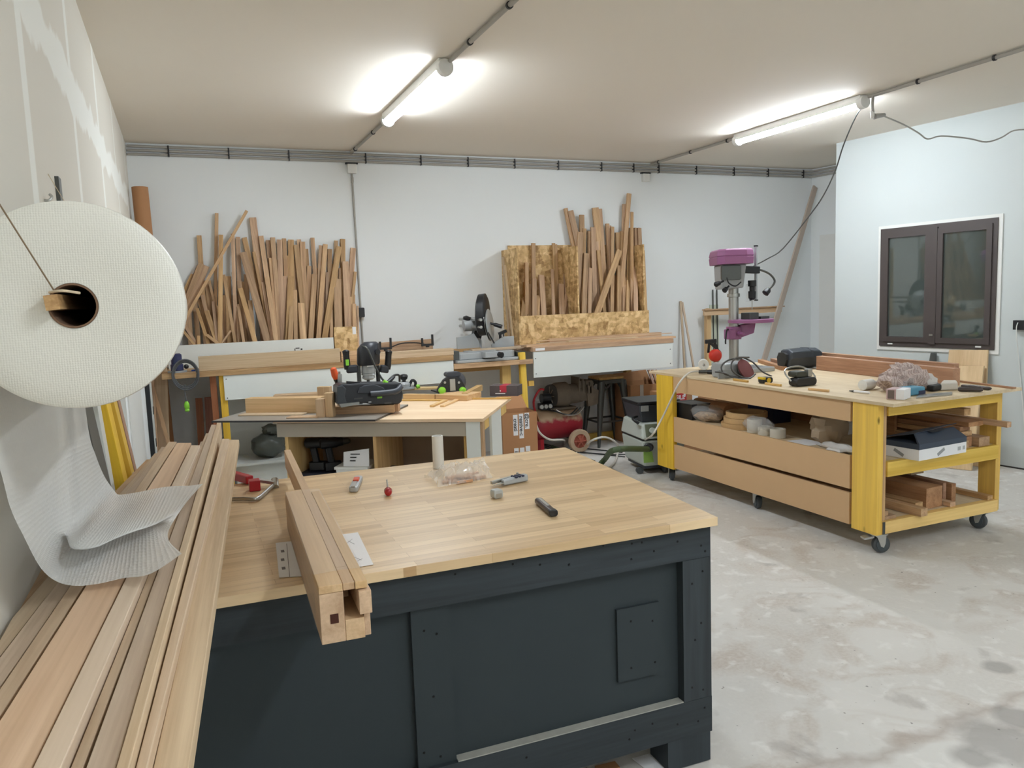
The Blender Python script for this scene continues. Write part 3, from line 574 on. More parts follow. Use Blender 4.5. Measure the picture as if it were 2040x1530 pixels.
def fill_rack(data, ox, oy, sc, yline, zfloor, yb, front, where, group, n0):
    rows = sorted(data, key=lambda r: r[0]); hs = sorted(rows, key=lambda r: r[1]); N = len(rows)
    med = hs[N//2][1]
    for i, (xt, yt, xb, wd, lay_) in enumerate(rows):
        Yb = yb - .02 - .068*(3 if lay_ == 3 else lay_) - .0; Yt = YB-.035-.03*lay_ if yt < 900*sc/4.78+200 else min(YB-.035-.03*lay_, Yb+.05)
        Yb -= .01*((i*7) % 5)/4
        th = random.uniform(.018, .030) if wd > 30 else random.uniform(.014, .022)
        A = py(ox+xt/sc, oy+yt/sc, Yt); B = py(ox+xb/sc, oy+yline/sc, Yb)
        d = B-A; lo = A + d*((zfloor-A.z)/d.z)
        A.y = min(A.y, YB-.052) if front == yfR_ else A.y; lo.y = min(lo.y, YB-.055); lo.y = max(lo.y, front+.022+th/2)
        W = wd/sc*(A-CAM).dot(CF)/FPX*.97
        tilt = math.degrees(math.atan2(A.x-lo.x, A.z-lo.z))
        wdw = 'narrow' if W < .034 else 'broad' if W > .058 else 'medium-width'
        hgt = 'very long' if yt < hs[N//7][1] else 'long' if yt < med else 'short' if yt < hs[6*N//7][1] else 'very short'
        tl = 'slanting far right' if tilt > 12 else 'leaning right' if tilt > 3.5 else 'slanting far left' if tilt < -12 else 'leaning left' if tilt < -3.5 else 'standing upright'
        k = i; end = 'left'
        if i >= N/2: k = N-1-i; end = 'right'
        o = bar('batten', lo, A, W, th, OAK, V((1, random.uniform(-.12, .12), 0)))
        tag(o, f'{hgt} {wdw} batten {tl}, {ordw(k)} from the {end} {where}', 'batten', group)
fill_rack(LEFT, 340, 400, 4.78, 1315, zrL+.013, YB-.04, yfL, 'in the white-fronted rack', 'battens in the white-fronted rack', 0)

yfR = 7.32
r0, r1 = py(1038, 630, yfR), py(1292, 618, yfR); zbR = zr+.001
BX0 = py(1037, 640, yfR).x; BX1 = py(1293, 640, yfR).x; ztopR = (r0.z+r1.z)/2
t = thing('timber_rack', 'chipboard rack full of leaning battens on right back bench', 'rack', ((BX0+BX1)/2, 7.5, zbR))
obj('front_panel', MB().box(BX0, BX1, yfR, yfR+.018, zbR, ztopR), OSB, t)
obj('floor_board', MB().box(BX0, BX1, yfR+.018, YB-.004, zbR, zbR+.015), OSB, t)
hz = py(1032, 494, yfR+.02).z
obj('side_panel', MB().box(BX0-.018, BX0-.001, yfR, YB-.003, zbR, hz), OSB, t)
obj('side_panel', MB().box(BX1+.001, BX1+.018, yfR+.1, YB-.003, zbR, py(1291, 489, 7.6).z), OSB, t)
for a, b, zt_ in ((1012, 1143, 489), (1200, 1218, 488)):
    p, q = py(a, zt_, YB-.02), py(b, zt_, YB-.02); obj('back_board', MB().box(max(p.x, BX0), q.x, YB-.020, YB-.004, zbR, p.z), OSB, t)
p = py(1143, 600, 7.45); obj('divider', MB().box(p.x-.009, p.x+.009, yfR+.02, YB-.022, zbR+.016, py(1143, 491, 7.45).z), OSB, t)
fill_rack(RIGHT, 960, 360, 4.25, 1105, zbR+.016, YB-.055, yfR, 'in the chipboard rack', 'battens in the chipboard rack', 0)
for k, (a, b) in enumerate((((1002, 512), (1014, 670)), ((1006, 528), (1019, 650)))):
    A, B = py(*a, 7.62-.1*k), py(*b, 7.55-.1*k); d = B-A; lo = A+d*((zs+.002-A.z)/d.z)
    tag(bar('lath', lo, A, .016, .03, OAKP), ('outer' if k == 0 else 'inner') + ' slim lath leaning outside the left side of the chipboard rack', 'lath')
def pbox(mb, x0, y0, x1, y1, Y, dep):
    """upright box whose front face fills the given part of the sight field at distance Y"""
    xm, ym = (x0+x1)/2, (y0+y1)/2
    return mb.box(py(x0, ym, Y).x, py(x1, ym, Y).x, Y, Y+dep, py(xm, y1, Y).z, py(xm, y0, Y).z)
# ---------------------------------------------------------------- miter saw
zsaw = zs+.002
t = thing('miter_saw', 'grey and black sliding miter saw on the low shelf between the benches', 'miter saw', (py(972, 715, 7.1).x, 7.1, zsaw))
a, b = py(908, 712, 6.9), py(1036, 712, 6.9); zb_ = zsaw+.09
m = MB(); m.rbox(a.x, b.x, 6.88, 7.30, zsaw, zsaw+.028, .05); m.rbox(a.x+.02, b.x-.03, 6.92, 7.28, zsaw+.028, zb_, .06); obj('base', m, ALU, t, bev=.006)
cx = py(965, 700, 7.0).x
obj('turntable', MB().lathe((cx, 7.12, zb_-.03), (0, 0, 1), [(0, .17), (.036, .165), (.04, .155)], 32), ALU, t, smooth=True)
obj('miter_arm', MB().rbox(cx-.06, cx+.09, 6.83, 7.05, zb_-.05, zb_+.006, .02, 'z'), ALU, t, bev=.004)
obj('miter_knob', MB().cyl((cx+.1, 6.80, zb_-.03), (cx+.08, 6.86, zb_-.02), .028, .024, 14), BLK, t, smooth=True)
for x0, x1 in ((901, 915), (1030, 1047)): obj('extension_rail', pbox(MB(), x0, 700, x1, 718, 6.93, .2), GUN, t)
def fence(xa, xb, slope):
    p, q = py(xa, 694, 7.2), py(xb, 694, 7.2); h = py(xa, 672, 7.2).z
    pl = [(p.x, 7.2, zb_), (q.x, 7.2, zb_), (q.x, 7.2, h if slope > 0 else h-.04), (p.x+(.13 if slope > 0 else 0), 7.2, h), (p.x, 7.2, h-(.07 if slope > 0 else 0))]
    if slope < 0: pl = [(p.x, 7.2, zb_), (q.x, 7.2, zb_), (q.x, 7.2, h-.05), (q.x-.05, 7.2, h+.03), (p.x+.1, 7.2, h+.005), (p.x, 7.2, h)]
    obj('fence', MB().prism(pl, (0, .02, 0)), ALU, t, bev=.003)
fence(911, 955, -1); fence(980, 1025, 1)
# tilting head: dark blade housing seen nearly edge on
hc = py(963, 634, 7.15); ax = V((.82, -.56, .10)).normalized(); hd = V((-.56, -.82, 0)).normalized()
m = MB(); R = []
for off, sc_ in ((-.055, .82), (-.038, 1), (.028, 1), (.044, .85)):
    R.append([hc + ax*off + hd*(math.cos(k*2*math.pi/28)*.155*sc_) + V((0, 0, 1))*((math.sin(k*2*math.pi/28)*(.24 if math.sin(k*2*math.pi/28) > 0 else .17))*sc_) for k in range(28)])
obj('blade_housing', m.rings(R), BLK, t, smooth=True)
gc = hc + V((0, 0, -.07)) + ax*.058
m = MB(); m.lathe(gc, ax, [(0, .15), (.008, .155), (.014, .14), (.014, .03)], 30); obj('blade_guard', m, plain('clear_grey_guard', (168, 172, 172), .3, .2), t, smooth=True)
obj('saw_blade', MB().lathe(gc+ax*-.012, ax, [(0, .16), (.003, .16)], 40), STEEL, t)
for k, (dz, dl, wd) in enumerate(((.14, -.05, .05), (.1, -.06, .06), (.065, -.07, .045))):
    p = hc + V((0, 0, dz)) + ax*.036 + hd*(.05-.03*k); obj('green_mark', MB().beam(p-hd*wd*.5, p+hd*wd*.5, .022, .003, (0, 0, 1)), GREEN if k < 2 else ALU, t)
mc = py(935, 652, 7.3)
obj('motor', MB().lathe(mc+V((-.07, 0, .02)), (1, -.1, .1), [(0, .03), (.01, .06), (.1, .07), (.17, .065), (.19, .04)], 22), ALU, t, smooth=True)
obj('motor_cap', MB().lathe(mc+V((-.02, -.0, .06)), (.4, -.2, 1), [(0, .05), (.03, .055), (.05, .03)], 18), BLK, t, smooth=True)
obj('pivot_arm', MB().beam(mc+V((.1, .02, -.02)), (hc.x-.05, 7.35, zb_), .09, .08, (1, 0, 0)), BLK, t, bev=.01)
obj('pivot_block', MB().rbox(hc.x-.12, hc.x+.02, 7.28, 7.42, zb_-.02, zb_+.12, .03, 'y'), ALU, t)
for dz in (0, .07): obj('slide_rail', MB().cyl((hc.x-.09, 6.98, hc.z-.06+dz-.02), (hc.x-.09, 7.6, hc.z-.06+dz-.02), .014), STEEL, t, smooth=True)
h0, h1 = hc + ax*.05 + V((0, 0, -.05)), py(1000, 651, 7.05)
obj('handle', MB().tube([h0, h0.lerp(h1, .5), h1], lambda u: .012 if u < .5 else .02, 12), BLK, t, smooth=True)
obj('drop_rod', MB().tube([py(972, 662, 7.0), py(985, 684, 6.98)], .007, 6), BLK, t)
cpt = py(1003, 665, 7.3)
t = thing('holding_clamp', 'small black screw clamp standing behind the right miter saw fence', 'clamp', (cpt.x, 7.3, zb_))
obj('post', MB().cyl((cpt.x, 7.3, zb_), (cpt.x, 7.3, cpt.z+.03), .008, n=8), GUN, t)
obj('arm', MB().beam((cpt.x-.05, 7.3, cpt.z), (cpt.x+.03, 7.3, cpt.z+.03), .035, .03, (0, 1, 0)), BLK, t)
obj('screw_knob', MB().cyl((cpt.x-.04, 7.29, cpt.z-.09), (cpt.x-.04, 7.29, cpt.z-.01), .014, n=10), BLK, t)
tag(bar('board', (py(938, 699, 7.1).x, 7.10, zb_+.013), (py(1062, 688, 7.1).x, 7.10, zb_+.013), .08, .022, OAKP, (0, 1, 0)), 'pale board lying on the miter saw table', 'board')
# coiled router on the far left of the bench
c = py(352, 722, 6.95)
t = thing('router', 'small blue and steel trim router with coiled cable at left bench end', 'router', (c.x, 6.95, zl+.035))
obj('base', MB().cyl((c.x, 6.95, zl+.0355), (c.x, 6.95, zl+.05), .075), ALU, t, smooth=True)
obj('body', MB().lathe((c.x, 6.95, zl+.05), (0, 0, 1), [(0, .05), (.05, .05), (.055, .042), (.13, .042), (.14, .03)], 20), plain('navy_plastic', (48, 52, 88), .45), t, smooth=True)
obj('knob', MB().ball((c.x+.07, 6.93, zl+.08), .02, 10), BLK, t, smooth=True)
m = MB()
for k in range(3):
    m.tube([(c.x+.06+(.085+.008*k)*math.cos(u*math.pi/8), 6.855-.012*k, zl+.02+(.10+.012*k)*math.sin(u*math.pi/8)) for u in range(17)], .006, 6, 2)
m.tube([(c.x+.05, 6.85, zl-.06), (c.x+.045, 6.846, zl-.12), (c.x+.05, 6.846, zl-.21)], .006, 6)
obj('cable', m, plain('cable_grey', (84, 86, 88), .5), t, smooth=True)
g = py(357, 785, 6.84)
obj('plug', MB().lathe((c.x+.05, 6.846, zl-.2), (0, 0, -1), [(0, .01), (.02, .02), (.05, .022), (.06, .016), (.075, .02), (.085, .012)], 12), GREEN, t, smooth=True)
# boards and shelf under the left bench
for k, (x0, y0, x1, y1) in enumerate(((390, 793, 402, 880), (408, 791, 422, 880))):
    a, b = py((x0+x1)/2, y0, 7.5), py((x0+x1)/2+3, y1, 7.45)
    tag(bar('board', (b.x, 7.48, .003), a, (x1-x0)*.0049, .025, REDP, (1, 0, 0)), ('left' if k == 0 else 'right') + ' one of two knotty red boards standing under the left bench', 'board')
t = thing('low_shelf', 'low white shelf with back panel under the left bench', 'shelf', (.9, 7.2, 0))
obj('shelf', MB().box(.30, 1.75, 7.0, 7.46, .28, .30), MEL, t)
obj('back_panel', MB().box(.30, 1.75, 7.47, 7.488, .0, .86), MEL, t)
obj('plinth', MB().box(.32, 1.73, 7.05, 7.07, 0, .279), MEL, t)
bc = py(536, 893, 7.15); zbt = py(536, 864, 7.15).z
t = thing('rubbish_bag', 'tied dark grey rubbish bag on the low white shelf', 'bag', (bc.x, 7.2, .30))
random.seed(3); nz = [random.uniform(-1, 1) for _ in range(40)]
def wob(u, a=.06, f=1): return 1 + a*(math.sin(u.x*7*f+nz[0]*3+u.z*5)+math.sin(u.y*9*f+u.z*4+nz[1]*4)*.7+math.sin((u.x-u.z)*13*f)*.5)
PBAG = plain('rubbish_sack', (92, 97, 92), .28, var=.12, scale=6, bump=.5)
obj('sack', MB().ball((bc.x, 7.2, .302+(zbt-.30)/2), (.15, .15, (zbt-.30)/2), 28, lambda u: wob(u, .05)), PBAG, t, smooth=True)
obj('knot', MB().ball((bc.x+.035, 7.17, zbt+.035), (.085, .07, .05), 18, lambda u: wob(u, .1)), PBAG, t, smooth=True)

# ---------------------------------------------------------------- assembly table in the middle
TZ = .85; TA = math.radians(-33)
c0 = pz(962, 834, TZ); F = frame((c0.x, c0.y, 0), TA)
def tl(p): return F.inverted() @ V(p)
TD = 1.08; TL_ = -tl(pz(560, 842, .82)).x + .02
t = thing('assembly_table', 'fibreboard-topped table with white legs in the middle of the room', 'table', F @ V((-TL_/2, .5, 0)))
obj('top', MB(F).box(-TL_, 0, 0, TD, TZ-.022, TZ), wood('clean_plywood', (224, 190, 154), (240, 214, 184), sc=8, along=.1, vary=.04), t, axis=F.to_3x3() @ V((1, 0, 0)), bev=.001)
obj('apron', MB(F).box(-TL_+.01, -.09, .03, .05, TZ-.125, TZ-.03), GREYB, t)
obj('apron', MB(F).box(-.05, -.032, .10, TD-.06, TZ-.11, TZ-.024), PYEL, t)
obj('leg', MB(F).box(-.125, -.03, .022, .040, 0, TZ-.023), MEL, t)
obj('leg', MB(F).box(-.031, -.013, .34, .70, 0, TZ-.023), MEL, t)
obj('leg', MB(F).box(-TL_+.02, -TL_+.06, TD-.12, TD-.02, 0, TZ-.023), MEL, t)
obj('post', MB(F).box(-.03, -.012, .045, .10, 0, TZ-.023), OAK, t, axis=(0, 0, 1))
def lx_(x, y): return tl(pz(x, y, .7)).x
for xp in (572, 747, 928):
    u = tl(py(xp, 890, (F @ V((0, .05, 0))).y)).x
    A = CAM; d = ray(xp, 885); n = F.to_3x3() @ V((0, 1, 0)); P = pn(xp, 885, F @ V((0, .055, 0)), n); u = tl(P).x
    obj('divider', MB(F).box(u-.012, u+.012, .051, .62, .27, TZ-.023), PINE, t, axis=(0, 0, 1))
obj('back_panel', MB(F).box(-TL_+.02, -.13, .62, .635, .27, TZ-.023), plain('brown_board', (168, 148, 128), .7), t)
obj('shelf', MB(F).box(-TL_+.02, -.03, .05, .66, .25, .268), GREYB, t)
# black board on it
def tz(x, y, z=TZ): return pz(x, y, z)
b0, b1, b2 = tl(tz(435, 835, TZ+.012)), tl(tz(737, 836, TZ+.012)), tl(tz(818, 806, TZ+.012))
tag(obj('black_board', MB(F).box(b0.x, b2.x-.02, min(b0.y, b1.y)-.01, b2.y, TZ+.001, TZ+.013), plain('phenolic_black', (44, 42, 42), .3)), 'thin black-edged board, top painted grey as sheen, lying on the left of the assembly table', 'board')
bb = [o for o in bpy.data.objects if o.name.startswith('black_board')][0]
obj('sheen_face', MB(F).box(b0.x+.003, b2.x-.023, min(b0.y, b1.y)-.007, b2.y-.003, TZ+.0131, TZ+.0136), plain('painted_grey_sheen', (150, 144, 136), .35), bb)  # grey slab puts the reflection on the glossy top into its colour
ZB = TZ+.0140
def tb2(label, name, x0, y0, x1, y1, h, dep, mat=OAKC, z=ZB, cat='board', rot=0):
    """piece lying along the table seen from bottom-left (x0,y0) to bottom-right (x1,y1)"""
    a, b = pz(x0, y0, z), pz(x1, y1, z); d = (b-a).normalized(); n = V((-d.y, d.x, 0))
    return tag(obj(name, MB().prism([a, b, b+n*dep, a+n*dep], (0, 0, h)), mat, axis=d, side=(0, 0, 1), bev=.0015), label, cat)
tb2('deep oak box-section beam lying on the black board, left of the black tools', 'beam', 490, 825, 640, 823, .115, .10)
tb2('flat pale board under the deep beam on the black board', 'board', 474, 829, 600, 828, .010, .10, OAKP)
tb2('short flat offcut in front of the deep beam on the black board', 'board', 570, 834, 632, 833, .008, .09, OAKC)
ZM = TZ+.001
tb2('long oak board lying behind the deep beam', 'board', 545, 800, 670, 793, .05, .12, OAKC)
tb2('short oak board at the very back of the black board', 'board', 590, 788, 668, 784, .04, .06, OAKC)
def post(label, x, y, wd, h, z=ZB, mat=OAKC, dep=None):
    a = pz(x, y, z); dep = dep or wd; m = MB(frame((a.x, a.y, z), TA)).box(-wd/2, wd/2, 0, dep, 0, h)
    return tag(obj('upright_block', m, mat, axis=(0, 0, 1), bev=.0015), label, 'block')
post('short upright oak block nearest the table edge, left of the black tools', 638, 832, .06, .13)
post('tall upright oak block standing left of the black track saw', 656, 831, .055, .17)
post('tall upright oak block behind the other upright blocks', 646, 812, .10, .16, dep=.05)
tb2('oak beam lying under the black track saw', 'beam', 664, 826, 785, 822, .055, .08, OAK)
post('small red-brown block under the right end of the black track saw', 788, 820, .045, .055, mat=OAK)
# plunge router standing behind
D = plain('tool_black', (44, 46, 52), .42, var=.1)
rx = pz(742, 800, TZ+.06); RY = rx.y+.16
def q(x, y, Y=None): return py(x, y, RY if Y is None else Y)
t = thing('plunge_router', 'large black plunge router standing upright on the assembly table', 'router', (q(742, 800).x, RY, TZ+.001))
mc = q(735, 720)
R = []
for y, rx_, ry_ in ((727, .080, .074), (724, .088, .08), (704, .088, .08), (694, .085, .078), (685, .07, .066), (681, .045, .045)):
    c = q(734 if y > 690 else 737, y); R.append([c + V((rx_*math.cos(k*math.pi/14), ry_*math.sin(k*math.pi/14), 0)) for k in range(28)])
obj('motor_housing', MB().rings(R), D, t, smooth=True)
c = q(733, 728); obj('name_mark', MB().box(c.x-.025, c.x+.03, c.y-.081, c.y-.0785, c.z-.004, c.z+.004), WPL, t)
c = q(748, 700); obj('dial', MB().cyl((c.x, c.y-.082, c.z), (c.x, c.y-.06, c.z), .02), BLK, t, smooth=True)
obj('collet_housing', MB().lathe(q(733, 727), (0, 0, -1), [(0, .05), (.06, .055), (.062, .05), (.075, .055), (.078, .045), (.10, .05), (.115, .03)], 24), ALU, t, smooth=True)
obj('collet', MB().lathe(q(733, 747), (0, 0, -1), [(0, .02), (.03, .02), (.032, .012), (.10, .012)], 14), GUN, t, smooth=True)
for x in (714, 752): obj('column', MB().cyl(q(x, 728), (q(x, 728).x, RY, TZ+.03), .016), GUN if x < 730 else BLK, t, smooth=True)
for s, x0, x1 in ((-1, 713, 690), (1, 757, 774)):
    obj('handle_bracket', MB().beam(q(x0, 734), q(x1, 736), .06, .05, (0, 0, 1)), D, t, bev=.012)
    top = q(x1, 705 if s > 0 else 712)
    obj('handle', MB().lathe(q(x1-s*2, 736), (top-q(x1-s*2, 736)), [(0, .022), (.03, .026), (.11, .024), (.14, .028), (.15, .015)], 16), BLK, t, smooth=True)
    if s < 0: obj('trigger', MB().box(top.x-.012, top.x+.012, RY-.03, RY-.02, top.z-.06, top.z-.015), GREEN, t)
obj('base_plate', MB().cyl((q(733, 760).x, RY, TZ+.002), (q(733, 760).x, RY, TZ+.03), .11), ALU, t, smooth=True)
obj('hose', MB().tube([q(722, 690, RY-.06), q(732, 695, RY-.10), q(745, 725, RY-.11), q(758, 750, RY-.11), q(766, 760, RY-.12)], .008, 8), GUN, t, smooth=True)
# track saw lying in front
SY = pz(735, 826, ZB).y
def s_(x, y, dy=0): return py(x, y, SY+dy)
zlow = ZB+.058
t = thing('track_saw', 'black track saw with green tag lying on oak pieces, front of the table', 'track saw', (s_(737, 815).x, SY, zlow))
def slab(pts, dep, dy=0): return MB().prism([s_(x, y, dy) for x, y in pts], (0, dep, 0))
obj('body', slab([(676, 805), (673, 790), (672, 770), (680, 765), (700, 766), (716, 764), (800, 763), (803, 785), (801, 800), (795, 805), (740, 806), (730, 803), (716, 803)], .16), D, t, bev=.010)
obj('front_guard', slab([(671, 804), (672, 770), (683, 768), (690, 775), (687, 790), (692, 806), (684, 810)], .17, -.012), plain('tool_grey', (62, 66, 72), .4), t, bev=.006)
obj('cover', slab([(712, 784), (716, 773), (726, 768), (746, 766), (764, 772), (772, 784)], .02, -.018), DGREY, t, bev=.006)
m = MB(); m.tube([s_(738, 785, -.02), s_(765, 783, -.03), (s_(790, 779, -.03)), s_(798, 770, 0)], .022, 12); obj('handle', m, DGREY, t, smooth=True)
obj('green_tag', MB().rbox(s_(751, 790).x, s_(761, 790).x, SY-.004, SY+.01, s_(751, 794).z, s_(751, 787).z, .004, 'y'), GREEN, t)
for x, y, wd in ((714, 794, .06), (737, 801, .02), (773, 803, .05)): c = s_(x, y, -.003); obj('label_mark', MB().box(c.x-wd/2, c.x+wd/2, SY-.003, SY+.002, c.z-.005, c.z+.005), ALU if wd < .05 else GUN, t)
obj('base_plate', slab([(676, 805), (716, 801), (716, 805), (680, 812)], .18, -.02), STEEL, t)
obj('cable', MB().tube([s_(770, 763, .1), s_(775, 757, .1), s_(785, 748, .12), s_(795, 748, .14), s_(796, 760, .16)], .008, 8), BLK, t, smooth=True)
obj('cable_sleeve', MB().tube([s_(768, 765, .08), s_(778, 758, .1), s_(786, 750, .12)], lambda u: .018-.01*u, 10), BLK, t, smooth=True)
obj('cable_lock', MB().cyl(s_(764, 760, .06), s_(771, 764, .06), .016, n=12), GREEN, t)
obj('depth_stop', MB().beam(s_(690, 762, .06), s_(716, 764, .06), .02, .02, (0, 0, 1)), BLK, t)
# toggle clamp with orange grip
c = py(667, 765, SY+.25)
t = thing('toggle_clamp', 'toggle clamp with orange grip left of the plunge router', 'clamp', (c.x, SY+.25, TZ+.001))
obj('grip', MB().lathe(py(663, 732, SY+.25), (.22, 0, -1), [(0, .01), (.01, .022), (.06, .026), (.09, .018)], 14), plain('orange_plastic', (226, 92, 40), .4), t, smooth=True)
obj('lever', MB().lathe(py(668, 750, SY+.25), (.1, 0, -1), [(0, .018), (.03, .016), (.04, .01), (.12, .01)], 12), BLK, t, smooth=True)
obj('frame', MB().beam((c.x+.02, SY+.25, TZ+.001), py(676, 745, SY+.25), .03, .04, (1, 0, 0)), STEEL, t)
obj('screw', MB().cyl(py(676, 740, SY+.25), py(678, 757, SY+.25), .008, n=8), STEEL, t)
# edge router behind
c = pz(808, 778, ZM)
t = thing('edge_router', 'small silver edge router with round black knob on assembly table', 'router', (c.x, c.y, ZM))
cx, cy = c.x, c.y
obj('base', MB().cyl((cx, cy, ZM+.016), (cx, cy, ZM+.03), .085), ALU, t, smooth=True)
obj('body', MB().lathe((cx-.01, cy, ZM+.03), (0, 0, 1), [(0, .055), (.03, .06), (.05, .04)], 20), ALU, t, smooth=True)
obj('knob', MB().lathe((cx-.01, cy, ZM+.075), (0, 0, 1), [(0, .018), (.02, .016), (.03, .03), (.055, .038), (.07, .03), (.075, .01)], 20), BLK, t, smooth=True)
obj('side_grip', MB().tube([(cx+.03, cy-.02, ZM+.04), (cx+.06, cy-.02, ZM+.09), (cx+.09, cy-.02, ZM+.07), (cx+.085, cy-.02, ZM+.03)], .013, 8), BLK, t, smooth=True)
obj('lock', MB().cyl((cx+.09, cy-.04, ZM+.03), (cx+.12, cy-.04, ZM+.035), .018, n=12), GREEN, t, smooth=True)
# joiner
JY = pz(905, 792, ZM).y
def j(x, y, dy=0): return py(x, y, JY+dy)
jz = ZM+.046
t = thing('biscuit_joiner', 'black and green biscuit joiner standing on the assembly table', 'joiner', (j(905, 785).x, JY, jz))
obj('front_plate', MB().prism([j(872, 783), (j(873, 775)), j(884, 757), j(893, 750), j(912, 751), j(922, 760), j(929, 774), j(930, 784)], (0, .04, 0)), BLK, t, bev=.006)
obj('scale_plate', MB().box(j(896, 770).x, j(907, 770).x, JY-.008, JY+.01, j(900, 779).z, j(900, 755).z), STEEL, t, bev=.002)
for x in (880, 921): obj('green_knob', MB().lathe(j(x, 778), (0, -1, 0), [(0, .03), (.018, .03), (.022, .022)], 20), GREEN, t, smooth=True)
for x in (886, 914): obj('screw_head', MB().lathe(j(x, 762), (0, -1, 0), [(0, .01), (.006, .01)], 12), STEEL, t, smooth=True)
obj('body', MB().lathe(j(906, 766, .04), (.42, 1, .06), [(0, .07), (.06, .085), (.16, .085), (.22, .07), (.30, .06), (.31, .03)], 22), DGREY, t, smooth=True)
obj('top_handle', MB().rbox(j(891, 748).x, j(920, 748).x, JY+.02, JY+.10, j(900, 752).z, j(900, 742).z, .02, 'y'), DGREY, t, bev=.004)
obj('base_plate', MB().box(j(873, 784).x, j(930, 784).x, JY-.01, JY+.2, jz, jz+.012), BLK, t)
obj('stop_comb', MB().box(j(883, 790).x, j(921, 790).x, JY-.03, JY-.012, jz-.035, jz+.004), OAKC, t)
for k in range(6): obj('slot', MB().box(j(886+k*6, 790).x, j(888.5+k*6, 790).x, JY-.032, JY-.0295, jz-.026, jz-.004), BLK, t)
tb2('flat board under the biscuit joiner', 'board', 868, 797, 930, 799, .044, .24, PINE, ZM)
tb2('long pine rail lying from black track saw to biscuit joiner', 'rail', 803, 795, 866, 796, .04, .05, PINE, ZM)
tb2('long slim lath in front of the pine rail', 'lath', 800, 799, 884, 799, .012, .02, PINE, ZM)
def stick(label, p0, p1, wd, z=ZM, mat=PINE, h=None, name='stick', cat='stick'):
    a, b = pz(*p0, z), pz(*p1, z); h = h or wd
    return tag(bar(name, a+V((0, 0, h/2)), b+V((0, 0, h/2)), wd, h, mat, V((0, 0, 1)).cross(b-a)), label, cat)
stick('left one of two short sticks in front of the biscuit joiner', (860, 811), (888, 799), .035, h=.014)
stick('right one of two short sticks in front of the biscuit joiner', (881, 811), (913, 797), .035, h=.014)
stick('square rail at right of the biscuit joiner, pointing to the back', (926, 795), (956, 778), .05, h=.05, name='rail', cat='rail')
stick('dark lath lying in front of the small dark box', (925, 796), (1018, 795), .014)
tb2('board lying at the back of the assembly table behind the biscuit joiner', 'board', 800, 778, 878, 776, .018, .12, PLY, ZM)
a = pz(976, 789, ZM); b = pz(1032, 789, ZM); dd = (b-a)
t = thing('small_box', 'small dark grey box with red band on the assembly table', 'box', (a+b)/2)
n = V((-dd.y, dd.x, 0)).normalized()
fx = Matrix.Translation(a) @ Matrix.Rotation(math.atan2(dd.y, dd.x), 4, 'Z'); LW = dd.length
obj('carton', MB(fx).box(0, LW, 0, .14, 0, .085), plain('dark_grey_card', (82, 74, 76), .5), t, bev=.002)
obj('red_band', MB(fx).box(LW*.36, LW*.6, -.001, .1405, .03, .0862), plain('red_card', (176, 44, 64), .5), t)
obj('name_mark', MB(fx).box(LW*.2, LW*.55, -.0015, 0, .018, .024), WPL, t)
obj('emblem', MB(fx).cyl((LW*.38, -.0015, .043), (LW*.38, 0, .043), .006, n=6), WPL, t)

# ------- things inside the table
def tin(x, y, v): return pn(x, y, F @ V((0, v, 0)), F.to_3x3() @ V((0, 1, 0)))
def drill(x, y, s, yaw, label):
    b = tin(x, y, .30); b.z = .268+.16; fx = Matrix.Translation((b.x, b.y, b.z)) @ Matrix.Rotation(yaw, 4, 'Z')
    t = thing('cordless_drill', label, 'drill', b)
    obj('battery', MB(fx).rbox(-.05, .07, -.04, .04, 0, .06, .012), BLK, t, bev=.004)
    obj('grip', MB(fx).beam((0, 0, .05), (-.02, 0, .17), .05, .042), BLK, t, bev=.012)
    obj('motor', MB(fx).lathe((-.08, 0, .20), (1, 0, .03), [(0, .025), (.01, .038), (.12, .04), (.13, .034), (.17, .03)], 18), BLK, t, smooth=True)
    obj('chuck', MB(fx).lathe((.09, 0, .205), (1, 0, .03), [(0, .026), (.04, .022), (.055, .012)], 14), GUN, t, smooth=True)
drill(632, 935, 1, TA+.1, 'black cordless drill inside the assembly table, the left one')
drill(662, 940, 1, TA+.5, 'black cordless drill inside the assembly table, the right one')
b = tin(642, 930, .30); fx = Matrix.Translation((b.x, b.y, .268)) @ Matrix.Rotation(TA, 4, 'Z')
tag(obj('tool_case', MB(fx).rbox(-.20, .17, -.1, .15, .001, .155, .01), plain('dark_blue_case', (34, 38, 58), .5), bev=.006), 'dark blue tool case carrying the two drills inside the assembly table', 'case')
b = tin(716, 925, .16); fx = Matrix.Translation((b.x, b.y, .268)) @ Matrix.Rotation(TA, 4, 'Z')
t = thing('storage_bin', 'white plastic bin with paper label inside the assembly table', 'bin', (b.x, b.y, .269))
m = MB(fx); m.hexa([(-.11, -.1, .001), (.09, -.1, .001), (.09, .12, .001), (-.11, .12, .001), (-.13, -.12, .23), (.10, -.12, .23), (.10, .14, .23), (-.13, .14, .23)]); obj('tub', m, WPL, t)
obj('rim', MB(fx).box(-.14, .11, -.13, .15, .22, .24), WPL, t, bev=.004)
lab = obj('label_card', MB(fx).hexa([(-.08, -.10, .24), (.11, -.10, .24), (.11, -.09, .24), (-.08, -.09, .24), (-.085, -.07, .335), (.105, -.07, .36), (.105, -.06, .36), (-.085, -.06, .335)]), PAPER, t)
for k, wd in enumerate((.07, .045, .04)): obj('writing', MB(fx).box(-.03, -.03+wd, -.094+.008*(2-k)-.004, -.09+.008*(2-k), .32-.022*k, .326-.022*k), BLK, t)
